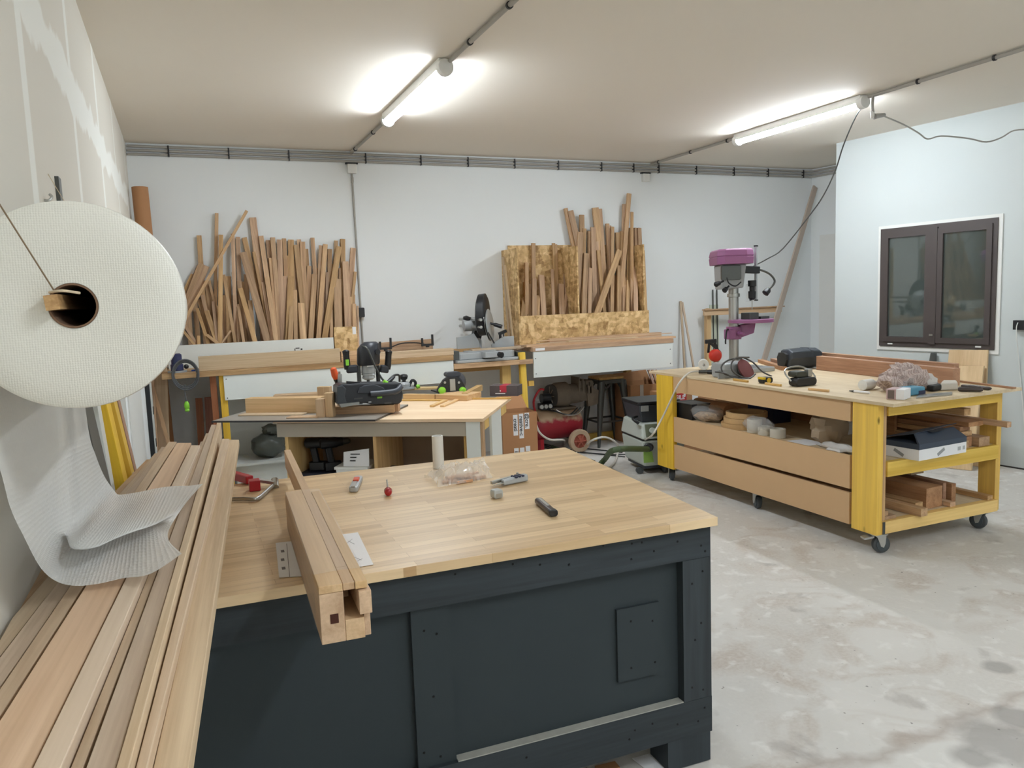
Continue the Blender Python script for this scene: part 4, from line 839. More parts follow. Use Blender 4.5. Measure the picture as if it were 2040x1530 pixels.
for k, (x, rr) in enumerate(((775, .1), (802, .09), (905, .1))):
    b = tin(x, 912, .35)
    tag(obj('sack', MB().ball((b.x, b.y, .268+rr*.95), (rr*1.1, rr, rr*.95), 16, lambda u: wob(u, .05)), plain('brown_sack', (86, 74, 66), .6), smooth=True), ('left', 'middle', 'right')[k] + ' dark brown cloth sack of three inside the right half of table', 'sack', 'cloth sacks in the table')
# ---------------------------------------------------------------- floor things under the benches
def carton(name, label, x0, x1, ytop, Y, dep, ang, flaps=True):
    a, b = py(x0, ytop, Y), py(x1, ytop, Y); wd = (b-a).length; h = (a.z+b.z)/2
    fx = Matrix.Translation((a.x, Y, 0)) @ Matrix.Rotation(ang, 4, 'Z')
    t = thing(name, label, 'box', fx @ V((wd/2, dep/2, 0))); m = MB(fx); th = .006
    m.box(0, wd, 0, th, .002, h); m.box(0, wd, dep-th, dep, .002, h); m.box(0, th, th, dep-th, .002, h); m.box(wd-th, wd, th, dep-th, .002, h); m.box(th, wd-th, th, dep-th, .002, .01)
    obj('carton', m, CARD, t); return t, fx, wd, h
t, fx, wd, h = carton('cardboard_box', 'open cardboard box with strips of white label, beside assembly table', 1000, 1066, 822, 6.25, .30, -.12)
obj('flap', MB(fx).hexa([(0, .294, h), (wd, .294, h), (wd, .30, h), (0, .30, h), (.05, .36, h+.11), (wd-.03, .36, h+.11), (wd-.03, .366, h+.11), (.05, .366, h+.11)]), CARD, t)
obj('flap', MB(fx).hexa([(wd-.006, 0, h), (wd, 0, h), (wd, .30, h), (wd-.006, .30, h), (wd+.03, .02, h-.1), (wd+.036, .02, h-.1), (wd+.036, .28, h-.1), (wd+.03, .28, h-.1)]), CARD, t)
TX, TY, TZv = fx.to_3x3() @ V((1, 0, 0)), V((0, 0, 1)), fx.to_3x3() @ V((0, -1, 0))
for k, (u, z0, z1, s) in enumerate(((.10, h-.20, h-.01, 'creati'), (.145, h-.23, h-.005, 'reative-c'), (.19, h-.15, h+.0, '@cre.'), (.10, h-.46, h-.31, 'ibles'), (.145, h-.46, h-.31, 'les:'), (.19, h-.50, h-.30, 'ables'))):
    obj('label_strip', MB(fx).box(u*wd/.27-.02, u*wd/.27+.022, -.0012, 0, z0, z1-.004), PAPER, t)
    text('lettering', s, BLK, t, fx @ V((u*wd/.27, -.0016, (z0+z1)/2)), V((0, 0, -1)), fx.to_3x3() @ V((1, 0, 0)), .05, .0004, .0008)
t, fx, wd, h = carton('cardboard_box', 'open brown cardboard box with grey tape strip standing behind vacuum cleaner', 1256, 1330, 765, 7.18, .42, -.06)
obj('tape_strip', MB(fx).box(wd*.24, wd*.33, -.0015, 0, .25, h), plain('grey_tape', (190, 182, 170), .5), t)
text('lettering', 'cables', BLK, t, fx @ V((wd*.285, -.002, h-.30)), V((0, 0, 1)), fx.to_3x3() @ V((-1, 0, 0)), .055, .0004, .0006)
obj('flap', MB(fx).hexa([(0, .414, h), (wd, .414, h), (wd, .42, h), (0, .42, h), (.03, .46, h+.09), (wd-.03, .46, h+.11), (wd-.03, .466, h+.11), (.03, .466, h+.09)]), CARD, t)
for k in range(3):
    A, B = py(1292+k*7, 737, 7.5), py(1302+k*7, 765, 7.42); d = B-A
    tag(bar('batten', A+d*((.36-A.z)/d.z), A, .03, .015, MAHOG), ('left', 'middle', 'right')[k] + ' one of three dark battens standing in the box behind the vacuum', 'batten')
# compressor
CY = 7.32
def c_(x, y, dy=0): p = py(x, y, CY+dy); return p
dz = -.035
def cz(p): return V(p) + V((0, 0, dz))
t = thing('air_compressor', 'dusty red air compressor with motor and wheels under right bench', 'air compressor', (c_(1110, 880).x, CY+.05, 0))
r = .165; a, b = cz(c_(1062, 846, .05)), cz(c_(1150, 846, .05)); a.z = b.z = .30
TANK, tt, tbn = base('dusty_red_enamel', .5)
tc = node(tt, 'ShaderNodeTexCoord'); sp = node(tt, 'ShaderNodeSeparateXYZ'); tt.links.new(tc.outputs['Object'], sp.inputs[0]); nn = node(tt, 'ShaderNodeTexNoise'); nn.inputs['Scale'].default_value = 14; nn.inputs['Detail'].default_value = 6; tt.links.new(tc.outputs['Object'], nn.inputs['Vector'])
mm = node(tt, 'ShaderNodeMath', operation='MULTIPLY_ADD'); mm.inputs[1].default_value = .16; tt.links.new(nn.outputs['Fac'], mm.inputs[0]); tt.links.new(sp.outputs['Z'], mm.inputs[2])
rr = node(tt, 'ShaderNodeValToRGB'); rr.color_ramp.elements[0].position = .28; rr.color_ramp.elements[0].color = lin((150, 30, 44)); rr.color_ramp.elements[1].position = .33; rr.color_ramp.elements[1].color = lin((186, 158, 128)); tt.links.new(mm.outputs[0], rr.inputs[0]); tt.links.new(rr.outputs[0], tbn.inputs['Base Color'])
L_ = b.x-a.x
obj('tank', MB().lathe(a-V((.06, 0, 0)), (1, 0, 0), [(0, .02), (.01, .09), (.04, .145), (.09, r), (L_, r), (L_+.05, .145), (L_+.08, .09), (L_+.09, .02)], 36), TANK, t, smooth=True)
DUST = plain('dusty_grey_metal', (120, 108, 94), .8, var=.2, scale=20)
obj('deck', MB().box(a.x+.16, b.x-.06, CY-.06, CY+.16, .455, .475), DUST, t)
mt = V((b.x-.13, CY+.05, .60))
obj('motor', MB().lathe(mt-V((.16, 0, 0)), (1, 0, 0), [(0, .06), (.01, .12), (.05, .135), (.16, .135), (.17, .11), (.34, .10), (.36, .06)], 28), DUST, t, smooth=True)
obj('fan_cover', MB().lathe(mt-V((.162, 0, 0)), (-1, -.35, 0), [(0, .12), (.02, .12), (.03, .10), (.03, .02)], 28), plain('dark_dusty_metal', (66, 62, 58), .7, var=.2), t, smooth=True)
for k in range(8): an = k*math.pi/4; obj('fan_rib', MB().beam(mt+V((-.196, -.012, 0)), mt+V((-.196, -.012-.1*math.cos(an), .1*math.sin(an))), .008, .006), DUST, t)
obj('cylinder_head', MB().rbox(mt.x+.12, mt.x+.30, CY-.03, CY+.12, .52, .74, .03, 'y'), DUST, t, bev=.008)
for k in range(4): obj('cooling_fin', MB().box(mt.x+.11+k*.045, mt.x+.125+k*.045, CY-.05, CY+.13, .60, .78-.02*k), DUST, t)
obj('belt_guard', MB().prism([mt+V((.20, -.1, .10)), mt+V((.40, -.1, .0)), mt+V((.36, -.1, -.12)), mt+V((.22, -.1, -.14))], (0, .04, 0)), DUST, t)
obj('air_filter', MB().cyl(mt+V((-.30, -.02, -.02)), mt+V((-.20, -.02, -.02)), .05), BLK, t, smooth=True)
obj('pressure_switch', MB().box(mt.x-.33, mt.x-.2, CY-.05, CY+.06, .465, .53), BLK, t)
for k in range(3): obj('gauge', MB().lathe((mt.x-.34+.05*k, CY-.05, .50), (0, -1, .3), [(0, .022), (.02, .022)], 12), STEEL, t)
for k in range(3): obj('air_line', MB().tube([(mt.x-.28+.05*k, CY-.04, .47), (mt.x-.2+.05*k, CY-.13, .45-.02*k), (mt.x-.05+.05*k, CY-.11, .40), (mt.x+.08+.04*k, CY-.06, .46)], .007, 6), (BLK, GUN, ZINC)[k], t)
wc = c_(1156, 862, -.2); wc.z = .125
obj('tyre', MB().lathe((wc.x, CY-.20, .125), (0, 1, 0), [(0, .075), (0, .115), (.012, .124), (.04, .124), (.052, .115), (.052, .075)], 32, close=True), plain('dusty_tyre', (178, 154, 128), .9, var=.12, scale=20), t, smooth=True)
obj('wheel_hub', MB().lathe((wc.x, CY-.205, .125), (0, 1, 0), [(0, .02), (.0, .03), (.015, .03), (.02, .078), (.04, .078)], 24), plain('dusty_red_plastic', (170, 92, 74), .6), t, smooth=True)
for k in range(6): an = k*math.pi/3; obj('hub_spoke', MB().beam((wc.x, CY-.208, .125), (wc.x+.072*math.cos(an), CY-.2, .125+.072*math.sin(an)), .016, .008, (0, 1, 0)), plain('dusty_red_plastic', (170, 92, 74), .6), t)
obj('axle', MB().cyl((wc.x, CY-.19, .125), (wc.x, CY+.25, .125), .012), GUN, t)
obj('bracket', MB().beam((wc.x, CY-.02, .125), (wc.x-.03, CY+.02, .2), .05, .01, (0, 1, 0)), RED, t)
obj('front_foot', MB().box(a.x+.03, a.x+.07, CY-.06, CY+.16, .001, .16), RED, t)
HNDL = obj('handle', MB().tube([(a.x-.02, CY-.1, .40), (a.x-.08, CY-.16, .58), (a.x-.02, CY-.18, .70), (a.x+.03, CY-.18, .70)], .012, 8), RED, t, smooth=True)
# stool
sx = py(1208, 800, 7.42).x; SH = .755
t = thing('metal_stool', 'gunmetal industrial bar stool with wooden seat under right bench', 'stool', (sx, 7.42, 0))
obj('seat', MB().rbox(sx-.155, sx+.155, 7.27, 7.57, SH-.025, SH, .04), PINE, t, bev=.004)
obj('seat_pan', MB().rbox(sx-.16, sx+.16, 7.262, 7.578, SH-.07, SH-.027, .05), GUN, t, bev=.006)
for i, jj in ((-1, -1), (1, -1), (1, 1), (-1, 1)):
    top = V((sx+.13*i, 7.42+.13*jj, SH-.04)); bot = V((sx+.205*i, 7.42+.175*jj, .001)); d = bot-top; R = []
    for u, w_ in ((0, .055), (.5, .04), (.93, .024), (1, .02)):
        c = top+d*u; R.append([c+V((w_*.8*math.cos(k*math.pi/6), w_*.8*math.sin(k*math.pi/6), 0)) for k in range(12)])
    obj('leg', MB().rings(R), GUN, t, smooth=True)
def lp(i, jj, u): return V((sx+(.13+.075*u)*i, 7.42+(.13+.045*u)*jj, (SH-.04)*(1-u)))
C4 = ((-1, -1), (1, -1), (1, 1), (-1, 1))
for k in range(4):
    for u in (.62,): obj('rung', MB().beam(lp(*C4[k], u), lp(*C4[(k+1) % 4], u), .02, .008, (0, 0, 1)), GUN, t)
    obj('brace', MB().beam(lp(*C4[k], .2), lp(*C4[(k+1) % 4], .03).lerp(lp(*C4[k], .03), .5), .02, .005, (0, 0, 1)), GUN, t)
tag(obj('plank', MB().box(sx-.30, sx+.55, 7.61, 7.66, .001, .09), PYEL, axis=(1, 0, 0)), 'pale timber lying on the floor behind the stool', 'timber')
# vacuum cleaner
VX, VY = 3.98, 6.10
t = thing('vacuum_cleaner', 'pale grey workshop vacuum with dark top box beside yellow table', 'vacuum cleaner', (VX, VY, 0))
LG = plain('pale_grey_plastic', (196, 204, 198), .45, var=.03); fx = frame((VX, VY, 0), -.15) @ Matrix.Diagonal((1, 1, .86, 1))
m = MB(fx); m.hexa([(-.19, -.2, .085), (.2, -.2, .085), (.2, .25, .085), (-.19, .25, .085), (-.215, -.23, .37), (.215, -.23, .37), (.215, .27, .37), (-.215, .27, .37)]); obj('tub', m, LG, t, bev=.02)
obj('seam', MB(fx).box(-.212, .212, -.225, .265, .371, .382), BLK, t)
m = MB(fx); m.hexa([(-.22, -.24, .383), (.22, -.24, .383), (.22, .28, .383), (-.22, .28, .383), (-.20, -.18, .54), (.20, -.18, .54), (.2, .25, .56), (-.20, .25, .56)]); obj('motor_head', m, LG, t, bev=.018)
m = MB(fx); m.hexa([(-.18, -.235, .41), (.12, -.235, .41), (.12, -.20, .41), (-.18, -.20, .41), (-.17, -.19, .535), (.11, -.19, .535), (.11, -.17, .535), (-.17, -.17, .535)]); obj('control_panel', m, plain('olive_panel', (106, 112, 92), .5), t, bev=.004)
for x in (-.11, .02): obj('dial', MB(fx).lathe((x, -.222, .47), (0, -1, .45), [(0, .035), (.012, .03)], 16), LG if x < 0 else GREEN, t, smooth=True)
m = MB(fx); m.hexa([(-.17, -.12, .545), (.19, -.12, .545), (.19, .22, .555), (-.17, .22, .555), (-.21, -.15, .74), (.20, -.15, .74), (.2, .25, .74), (-.21, .25, .74)]); obj('top_tray', m, DGREY, t, bev=.012)
obj('tray_rim', MB(fx).rbox(-.22, .21, -.16, .26, .741, .77, .03), BLK, t, bev=.006)
obj('latch', MB(fx).box(-.19, -.12, -.165, -.15, .67, .73), plain('grey_latch', (150, 152, 150), .4), t)
obj('handle', MB(fx).tube([(-.23, -.19, .55), (-.27, -.15, .60), (-.19, -.05, .60)], .014, 8), BLK, t, smooth=True)
obj('green_side', MB(fx).hexa([(-.196, -.215, .13), (-.10, -.215, .13), (-.10, -.205, .13), (-.196, -.205, .13), (-.202, -.225, .25), (-.12, -.225, .25), (-.12, -.215, .25), (-.202, -.215, .25)]), plain('green_print', (150, 190, 90), .5), t)
obj('inlet', MB(fx).lathe((-.15, -.22, .30), (-.5, -1, .1), [(0, .045), (.05, .045), (.055, .036), (.09, .036)], 16), BLK, t, smooth=True)
for x, y, r in ((.02, -.19, .052), (-.19, -.17, .035), (.2, .2, .06)): obj('wheel', MB(fx).lathe((x-.02, y, r+.001), (1, 0, 0) if r > .04 else (0, 1, 0), [(0, r*.5), (.004, r*.95), (.02, r), (.045, r*.95), (.05, r*.5)], 22), RUB, t, smooth=True)
obj('base_plate', MB(fx).box(-.17, .19, -.18, .22, .055, .088), DGREY, t)
i0 = fx @ V((-.21, -.33, .305))
HOSE = plain('olive_hose', (74, 92, 62), .6)
m = MB(); m.tube([i0, py(1225, 896, i0.y-.12), pz(1205, 915, .10), pz(1188, 932, .028), pz(1160, 950, .028), pz(1120, 965, .028)], .026, 10, 6); o = obj('vacuum_hose', m, HOSE, smooth=True); tag(o, 'olive green vacuum hose running from vacuum inlet down to the floor', 'hose')
p0, p1 = pz(1133, 905, .02), pz(1172, 918, .02)
t = thing('hose_end', 'olive hose end with black nozzle on the floor behind the butcher block table', 'hose', p0)
obj('hose', MB().tube([pz(1100, 890, .022), p0, p1], .02, 10), HOSE, t, smooth=True); obj('nozzle', MB().lathe(p1, p1-p0, [(-.02, .022), (.05, .026), (.10, .026), (.105, .02)], 14), BLK, t, smooth=True)
o = obj('air_hose', MB().tube([cz(c_(1066, 832, -.12)), cz(c_(1075, 855, -.14)), cz(c_(1095, 869, -.16)), cz(c_(1122, 870, -.16)), pz(1124, 885, .012), pz(1128, 898, .012), pz(1142, 905, .012), pz(1160, 893, .012), pz(1180, 877, .15), pz(1205, 871, .16), pz(1225, 880, .10), pz(1232, 893, .014), pz(1225, 920, .012), pz(1210, 935, .012)], .011, 8, 5), plain('cream_hose', (220, 216, 206), .5), smooth=True); tag(o, 'cream air hose looping from red compressor across the floor', 'hose')
for k, P in enumerate((((1070, 883), (1100, 888), (1130, 897), (1180, 903), (1245, 910)), ((1078, 888), (1115, 900), (1150, 893), (1190, 896), (1240, 901)), ((1064, 880), (1120, 898), (1165, 902), (1215, 905), (1255, 905)))):
    o = obj('floor_cable', MB().tube([pz(x, y, .009) for x, y in P], .006, 6), BLK); tag(o, ('lower', 'upper', 'middle')[k] + ' of three black cables on the floor between compressor and vacuum', 'cable')

# ---------------------------------------------------------------- yellow table on castors
XT, YT, ZT = 3.775, 3.30, .955
XR_, YR_ = 4.93, 5.8
def sx_(x, y): return px(x, y, XT)
def ex_(x, y): return py(x, y, YT)
t = thing('yellow_table', 'big yellow-legged plywood work table on castors with fibreboard side panels', 'table', ((XT+XR_)/2, (YT+YR_)/2, 0))
tn = [pz(1293, 739, ZT), pz(1780, 805, ZT), pz(2036, 772, ZT)]; far = tn[0] + (tn[2]-tn[1])
obj('top', MB().prism([tn[0]-V((0, 0, .02)), tn[1]-V((0, 0, .02)), tn[2]-V((0, 0, .02)), far-V((0, 0, .02))], (0, 0, .02)), PLYD, t, axis=(0, 1, 0), bev=.001)
zu = ZT-.021
zlg = sx_(1715, 1058).z
def side(y0z, y1z, x0, x1, mat, nm='side_panel', dx=.012, th=.018): return obj(nm, MB().box(XT+dx, XT+dx+th, x0, x1, y0z, y1z), mat, t)
yn, yf = sx_(1690, 950).y, sx_(1340, 850).y
z_ap = sx_(1500, 808).z; z_t1 = sx_(1500, 866).z; z_t0 = sx_(1500, 923).z; z_l1 = sx_(1500, 930).z; z_l0 = sx_(1500, 984).z
side(z_ap, zu, yn+.001, yf-.001, MDF, 'apron'); side(z_t0, z_t1, yn+.001, yf-.001, MDF); side(z_l0, z_l1, yn+.001, yf-.001, MDF)
yl0, yl1 = sx_(1748, 940).y, sx_(1697, 940).y
def lg(y0, y1, x0=XT, x1=XT+.045): return obj('leg', MB().box(x0, x1, y0, y1, zlg, zu), YELW, t, axis=(0, 0, 1), bev=.002)
lg(yl0, yl1); f0, f1 = sx_(1340, 850).y, sx_(1309, 850).y; lg(f0, f1)
lg(yl0+.02, yl0+.14, XR_-.075, XR_-.03); lg(f0, f1, XR_-.075, XR_-.03)
obj('corner_post', MB().box(XT+.046, XT+.085, yl0+.015, yl0+.09, zlg, zu), OAK, t, axis=(0, 0, 1))
def zx(x, y): return py(x, y, yl0).z
e0 = YT
xe0, xe1 = XT+.046, XR_-.076
obj('end_rail', MB().box(xe0+.04, XR_-.076, yl0+.002, yl0+.04, zu-.075, zu), PYEL, t, axis=(1, 0, 0))
zm1, zm0 = zx(1760, 928)+.016, zx(1760, 952); zb1, zb0 = zx(1760, 1040), zx(1760, 1064)
obj('end_rail', MB().box(xe0+.04, XR_-.076, yl0+.002, yl0+.04, zm0, zm1), PYEL, t, axis=(1, 0, 0))
obj('end_rail', MB().box(xe0, XR_-.076, yl0-.004, yl0+.04, zb0, zb1), PYEL, t, axis=(1, 0, 0))
obj('steel_edge', MB().box(xe0-.001, xe0+.02, yl0-.006, yl0-.004, zb0, zb1), GUN, t)
obj('shelf', MB().box(XT+.032, XR_-.076, yl0+.041, f1, zm1-.018, zm1), PLYD, t, axis=(0, 1, 0))
obj('shelf', MB().box(XT+.032, XR_-.076, yl0+.041, f1, zb1-.018, zb1), PLYD, t, axis=(0, 1, 0))
obj('side_rail', MB().box(XR_-.075, XR_-.05, yl0+.141, f0-.001, zb0, zb1), PYEL, t, axis=(0, 1, 0)); obj('side_rail', MB().box(XR_-.075, XR_-.05, yl0+.141, f0-.001, zm0, zm1), PYEL, t, axis=(0, 1, 0)); obj('side_rail', MB().box(XR_-.075, XR_-.05, yl0+.141, f0-.001, zu-.09, zu), PYEL, t, axis=(0, 1, 0))
def castor(x, y, ang, brake=False):
    fx = frame((x, y, 0), ang); R_ = .055
    c = obj('castor', MB(fx).rbox(-.05, .05, -.045, .045, zlg-.006, zlg-.0005, .01), ZINC, t)
    m = MB(fx)
    for s in (-1, 1): m.prism([(-.035, s*.026, zlg-.006), (.045, s*.026, zlg-.006), (.04, s*.026, R_+.01), (.03, s*.026, R_-.015), (.012, s*.026, R_-.008), (-.01, s*.026, R_+.05)], (0, s*.004, 0))
    obj('fork', m, ZINC, c); obj('wheel', MB(fx).lathe((.025, -.018, R_+.001), (0, 1, 0), [(0, R_*.7), (.002, R_*.78), (.004, R_*.96), (.018, R_), (.032, R_*.96), (.034, R_*.78), (.036, R_*.7)], 28), RUB, c, smooth=True)
    obj('hub', MB(fx).lathe((.025, -.027, R_+.001), (0, 1, 0), [(0, .012), (.004, R_*.68), (.05, R_*.68), (.054, .012)], 20), plain('dark_hub', (72, 80, 84), .5), c, smooth=True)
    if brake: obj('brake_pedal', MB(fx).beam((-.03, 0, zlg-.02), (-.09, 0, zlg-.03), .05, .012, (0, 1, 0)), ZINC, c)
castor(XT+.06, yl0+.05, -.35, True); castor(XT+.07, f1-.12, 1.1); castor(XT+.10, pz(1514, 1014, 0).y, 1.25); castor(XR_-.13, yl0+.06, 1.75); castor(XR_-.13, f1-.12, .6)

# things on the shelf behind the panels
zsh = zm1+.001
def sh(x, y, z=zsh): return pz(x, y, z)
c = px(1372, 822, XT+.14); t = thing('black_box', 'black box with silver top on the upper shelf, far end of yellow table', 'box', (c.x, c.y, zsh))
obj('carton', MB().box(c.x-.07, c.x+.13, c.y-.14, c.y+.14, zsh, zsh+.13), BLK, t, bev=.003); obj('top_label', MB().box(c.x-.06, c.x+.1, c.y-.12, c.y+.05, zsh+.13, zsh+.131), GUN, t)
c = px(1410, 832, XT+.16)
t = thing('shavings_bag', 'clear plastic bag of wood plugs on the upper shelf of the yellow table', 'bag', (c.x, c.y, zsh))
obj('film', MB().ball((c.x, c.y, zsh+.065), (.12, .17, .075), 20, lambda u: wob(u, .09)), FILM2, t, smooth=True)
obj('contents', MB().ball((c.x, c.y, zsh+.04), (.09, .13, .038), 16, lambda u: wob(u, .12, 2)), OAK, t)
a, b = px(1390, 806, XT+.32), px(1455, 826, XT+.30); a.z = b.z = zsh+.075
o = obj('paper_roll', MB().cyl(a, b, .07, n=24), CARD, smooth=True); tag(o, 'brown paper roll lying on the upper shelf of the yellow table', 'roll')
EB = plain('wood_edge_banding', (196, 160, 112), .55, var=.08, scale=30)
c = px(1480, 845, XT+.20)
for k in range(3):
    z = zsh+.042*k; o = obj('edging_coil', MB().lathe((c.x+.01*k, c.y-.01*k, z+.001), (0, 0, 1), [(0, .13), (0, .165-.004*k), (.04, .165-.004*k), (.04, .13)], 44, close=True), EB, smooth=True)
    tag(o, ('lowest', 'middle', 'topmost')[k] + ' coil of wood edge banding in the stack on the upper shelf', 'coil')
c = px(1525, 855, XT+.12)
t = thing('tape_bag', 'plastic-wrapped white tape rolls on the upper shelf of the yellow table', 'tape', (c.x, c.y, zsh))
TAPE = plain('translucent_tape', (206, 200, 186), .35)
for k, (dx_, dy_, hh) in enumerate(((0, .12, .10), (0, 0, .06), (-.01, -.14, .065))):
    obj('tape_roll', MB().lathe((c.x+dx_, c.y+dy_, zsh+.001), (0, 0, 1), [(0, .036), (0, .055), (hh, .055), (hh, .036)], 24, close=True), TAPE, t, smooth=True)
obj('wrapper', MB().ball((c.x, c.y+.07, zsh+.062), (.075, .15, .068), 16, lambda u: wob(u, .06)), FILM2, t, smooth=True)
a = [px(1555, 876, XT+.02), px(1600, 893, XT+.02), px(1648, 887, XT+.22), px(1605, 873, XT+.22)]
for p in a: p.z = zsh+.001
tag(obj('paper_sheet', MB().prism(a, (0, 0, .0012)), PAPER), 'white paper sheet lying on the upper shelf edge of yellow table', 'paper')
c = px(1672, 902, XT+.07)
tag(obj('plastic_bag', MB().ball((c.x, c.y, zsh+.03), (.06, .15, .03), 16, lambda u: wob(u, .16)), plain('clear_bag', (214, 212, 210), .25), smooth=True), 'flat clear plastic bag on upper shelf beside the near yellow leg', 'bag')
tag(obj('navy_carton', MB().box(4.25, 4.43, 4.8, 5.1, zsh, zsh+.22), plain('navy_card', (46, 50, 84), .6)), 'navy box deep on the upper shelf of yellow table', 'box')
tag(obj('navy_carton', MB().box(4.3, 4.5, 4.15, 4.35, zsh, zsh+.19), PAPER), 'pale carton deep on the upper shelf of yellow table', 'box')
# FRAGILE carton behind the table
p = px(1365, 793, XR_+.35); q_ = p
t = thing('fragile_box', 'cardboard box with red FRAGILE label on the floor behind the yellow table', 'box', (q_.x, q_.y, 0))
BXY = 6.43; A = py(1300, 790, BXY); B = py(1440, 800, BXY); hB = py(1370, 782, BXY).z
obj('carton', MB().box(A.x+.2, B.x+.4, BXY, BXY+.35, .002, hB), CARD, t)
l0 = py(1330, 793, BXY-.002); l1 = py(1368, 806, BXY-.002); lz = (py(1350, 784, BXY).z, py(1350, 801, BXY).z)
obj('red_label', MB().box(l0.x-.03, l1.x, BXY-.0015, BXY, lz[1]-.02, lz[0]), plain('red_label', (190, 40, 44), .5), t)
text('lettering', 'FRAGILE', PAPER, t, V(((l0.x+l1.x)/2-.02, BXY-.002, (lz[0]+lz[1])/2)), (1, 0, 0), (0, 0, 1), .06, .0004, .0012)
gx = l1.x-.022; obj('glass_symbol', MB().prism([(gx-.014, BXY-.003, lz[0]-.008), (gx+.014, BXY-.003, lz[0]-.008), (gx+.006, BXY-.003, lz[0]-.04), (gx-.006, BXY-.003, lz[0]-.04)], (0, .001, 0)), PAPER, t)
obj('white_strip', MB().box(l0.x-.03, l1.x-.04, BXY-.0015, BXY, lz[1]-.06, lz[1]-.022), PAPER, t)
l2 = py(1384, 795, BXY); obj('paper_label', MB().box(l2.x-.03, l2.x+.04, BXY-.0015, BXY, lz[1]-.03, lz[0]-.02), PAPER, t)
# carton of screws at the near end
ZS = zsh
pA, pB, pC = pz(1752, 905, ZS), pz(1831, 919, ZS), pz(1925, 901, ZS)
u1_, u2_ = pA-pB, pC-pB
t = thing('white_box', 'white and dark blue flat box with propped lid on the middle shelf end', 'box', (pA+pC)/2)
def cb(a, b, z): return pB + u1_*a + u2_*b + V((0, 0, z))
def cbox(a0, a1, b0, b1, z0, z1): return MB().hexa([cb(a0, b0, z0), cb(a0, b1, z0), cb(a1, b1, z0), cb(a1, b0, z0), cb(a0, b0, z1), cb(a0, b1, z1), cb(a1, b1, z1), cb(a1, b0, z1)])
NAVY = plain('slate_blue_card', (56, 66, 82), .5)
hW = .068
obj('carton', cbox(0, 1, 0, 1, 0, hW), PAPER, t, bev=.002); obj('dark_rim', cbox(-.002, 1.002, -.002, 1.002, hW, hW+.034), NAVY, t, bev=.002)
m = MB(); m.hexa([cb(0, 0, hW+.034), cb(0, 1, hW+.034), cb(.05, 1, hW+.034), cb(.05, 0, hW+.034), cb(.22, .08, hW+.088), cb(.22, .92, hW+.088), cb(.24, .92, hW+.091), cb(.24, .08, hW+.091)]); obj('front_flap', m, NAVY, t)
m = MB(); m.prism([cb(.2, .08, hW+.09), cb(.2, .95, hW+.112), cb(1.0, 1.0, hW+.05), cb(1.0, .0, hW+.04)], (0, 0, .003)); obj('lid', m, NAVY, t)
obj('lid_tab', MB().hexa([cb(.1, .36, hW+.088), cb(.1, .62, hW+.093), cb(.13, .62, hW+.093), cb(.13, .36, hW+.088), cb(.2, .33, hW+.094), cb(.2, .66, hW+.100), cb(.22, .66, hW+.100), cb(.22, .33, hW+.094)]), DGREY, t)
for f_, (a, b) in enumerate(((.5, -.004), (-.004, .45))):
    w1, w2 = (u1_.normalized()*.032, V((0, 0, .016))) if f_ == 0 else (u2_.normalized()*.032, V((0, 0, .016)))
    c = cb(a, b, hW*.5); obj('screw_picture', MB().beam(c-w1-w2, c+w1+w2, .020, .001, w2-w1*.5), plain('print_grey', (150, 152, 154), .5), t)
for b, wd in ((.84, .03), (.94, .022)): c = cb(-.003, b, hW*.5); d = u2_.normalized(); obj('print_mark', MB().hexa([c-d*wd*.5-V((0, 0, .012)), c+d*wd*.5-V((0, 0, .012)), c+d*wd*.5-V((0, -.001, .012)), c-d*wd*.5-V((0, -.001, .012)), c-d*wd*.5+V((0, 0, .012)), c+d*wd*.5+V((0, 0, .012)), c+d*wd*.5+V((0, .001, .012)), c-d*wd*.5+V((0, .001, .012))]), plain('grey_print', (176, 178, 178), .5), t)
# stock lying lengthwise on both shelves: y from the near end to the far end
def stock(label, x, z, wd, h, mat=MAHOG, y0=None, ln=2.3, dx=0, cat='batten', name='batten'):
    y0 = yl0+.03 if y0 is None else y0
    return tag(bar(name, (x, y0, z+h/2), (x+dx, y0+ln, z+h/2), wd, h, mat, (1, 0, 0)), label, cat)
stock('long red-brown rail at the top of the pile on the middle shelf, right side', 4.68, zsh+.20, .06, .045, OAK, yl0+.10, 2.2, -.05, 'rail', 'rail')
stock('wide red-brown board under the top rail on the middle shelf', 4.71, zsh+.13, .14, .03, MAHOG, yl0+.06, 2.2, -.03, 'board', 'board')
stock('batten sticking out beyond the right post on the middle shelf', 4.80, zsh+.135, .04, .035, OAK, yl0-.10, 2.2, .0)
stock('lowest left batten beside the white box on the middle shelf', 4.58, zsh+.001, .05, .05, OAK, yl0+.03, 2.2)
stock('short-ended batten in the middle of the middle shelf pile', 4.65, zsh+.001, .05, .065, MAHOG, yl0+.06, 2.2)
stock('batten at the right bottom of the middle shelf pile', 4.74, zsh+.001, .10, .06, OAK, yl0+.02, 2.2)
stock('flat batten lying over the bottom battens on the middle shelf', 4.64, zsh+.068, .12, .03, OAK, yl0+.08, 2.2)
stock('deep rail behind the white box on the middle shelf', 4.66, zsh+.10, .10, .028, MAHOG, yl0+.10, 2.3, -.1, 'rail', 'rail')
stock('dark board standing on edge along the back of the middle shelf', 4.56, zsh+.001, .025, .19, MAHOG, yl0+.55, 2.0, 0, 'board', 'board')
tag(obj('crumpled_paper', MB().ball((4.02, yl0+.62, zsh+.12), (.14, .10, .12), 18, lambda u: wob(u, .12)), plain('kraft_paper', (170, 150, 126), .7), smooth=True), 'crumpled kraft paper behind the white box on the middle shelf', 'paper')
zl_ = zb1+.001
a = pz(1852, 1012, zl_); 
t = thing('beam', 'big square brown beam with a drilled hole on the bottom shelf', 'beam', (a.x, yl0+.9, zl_))
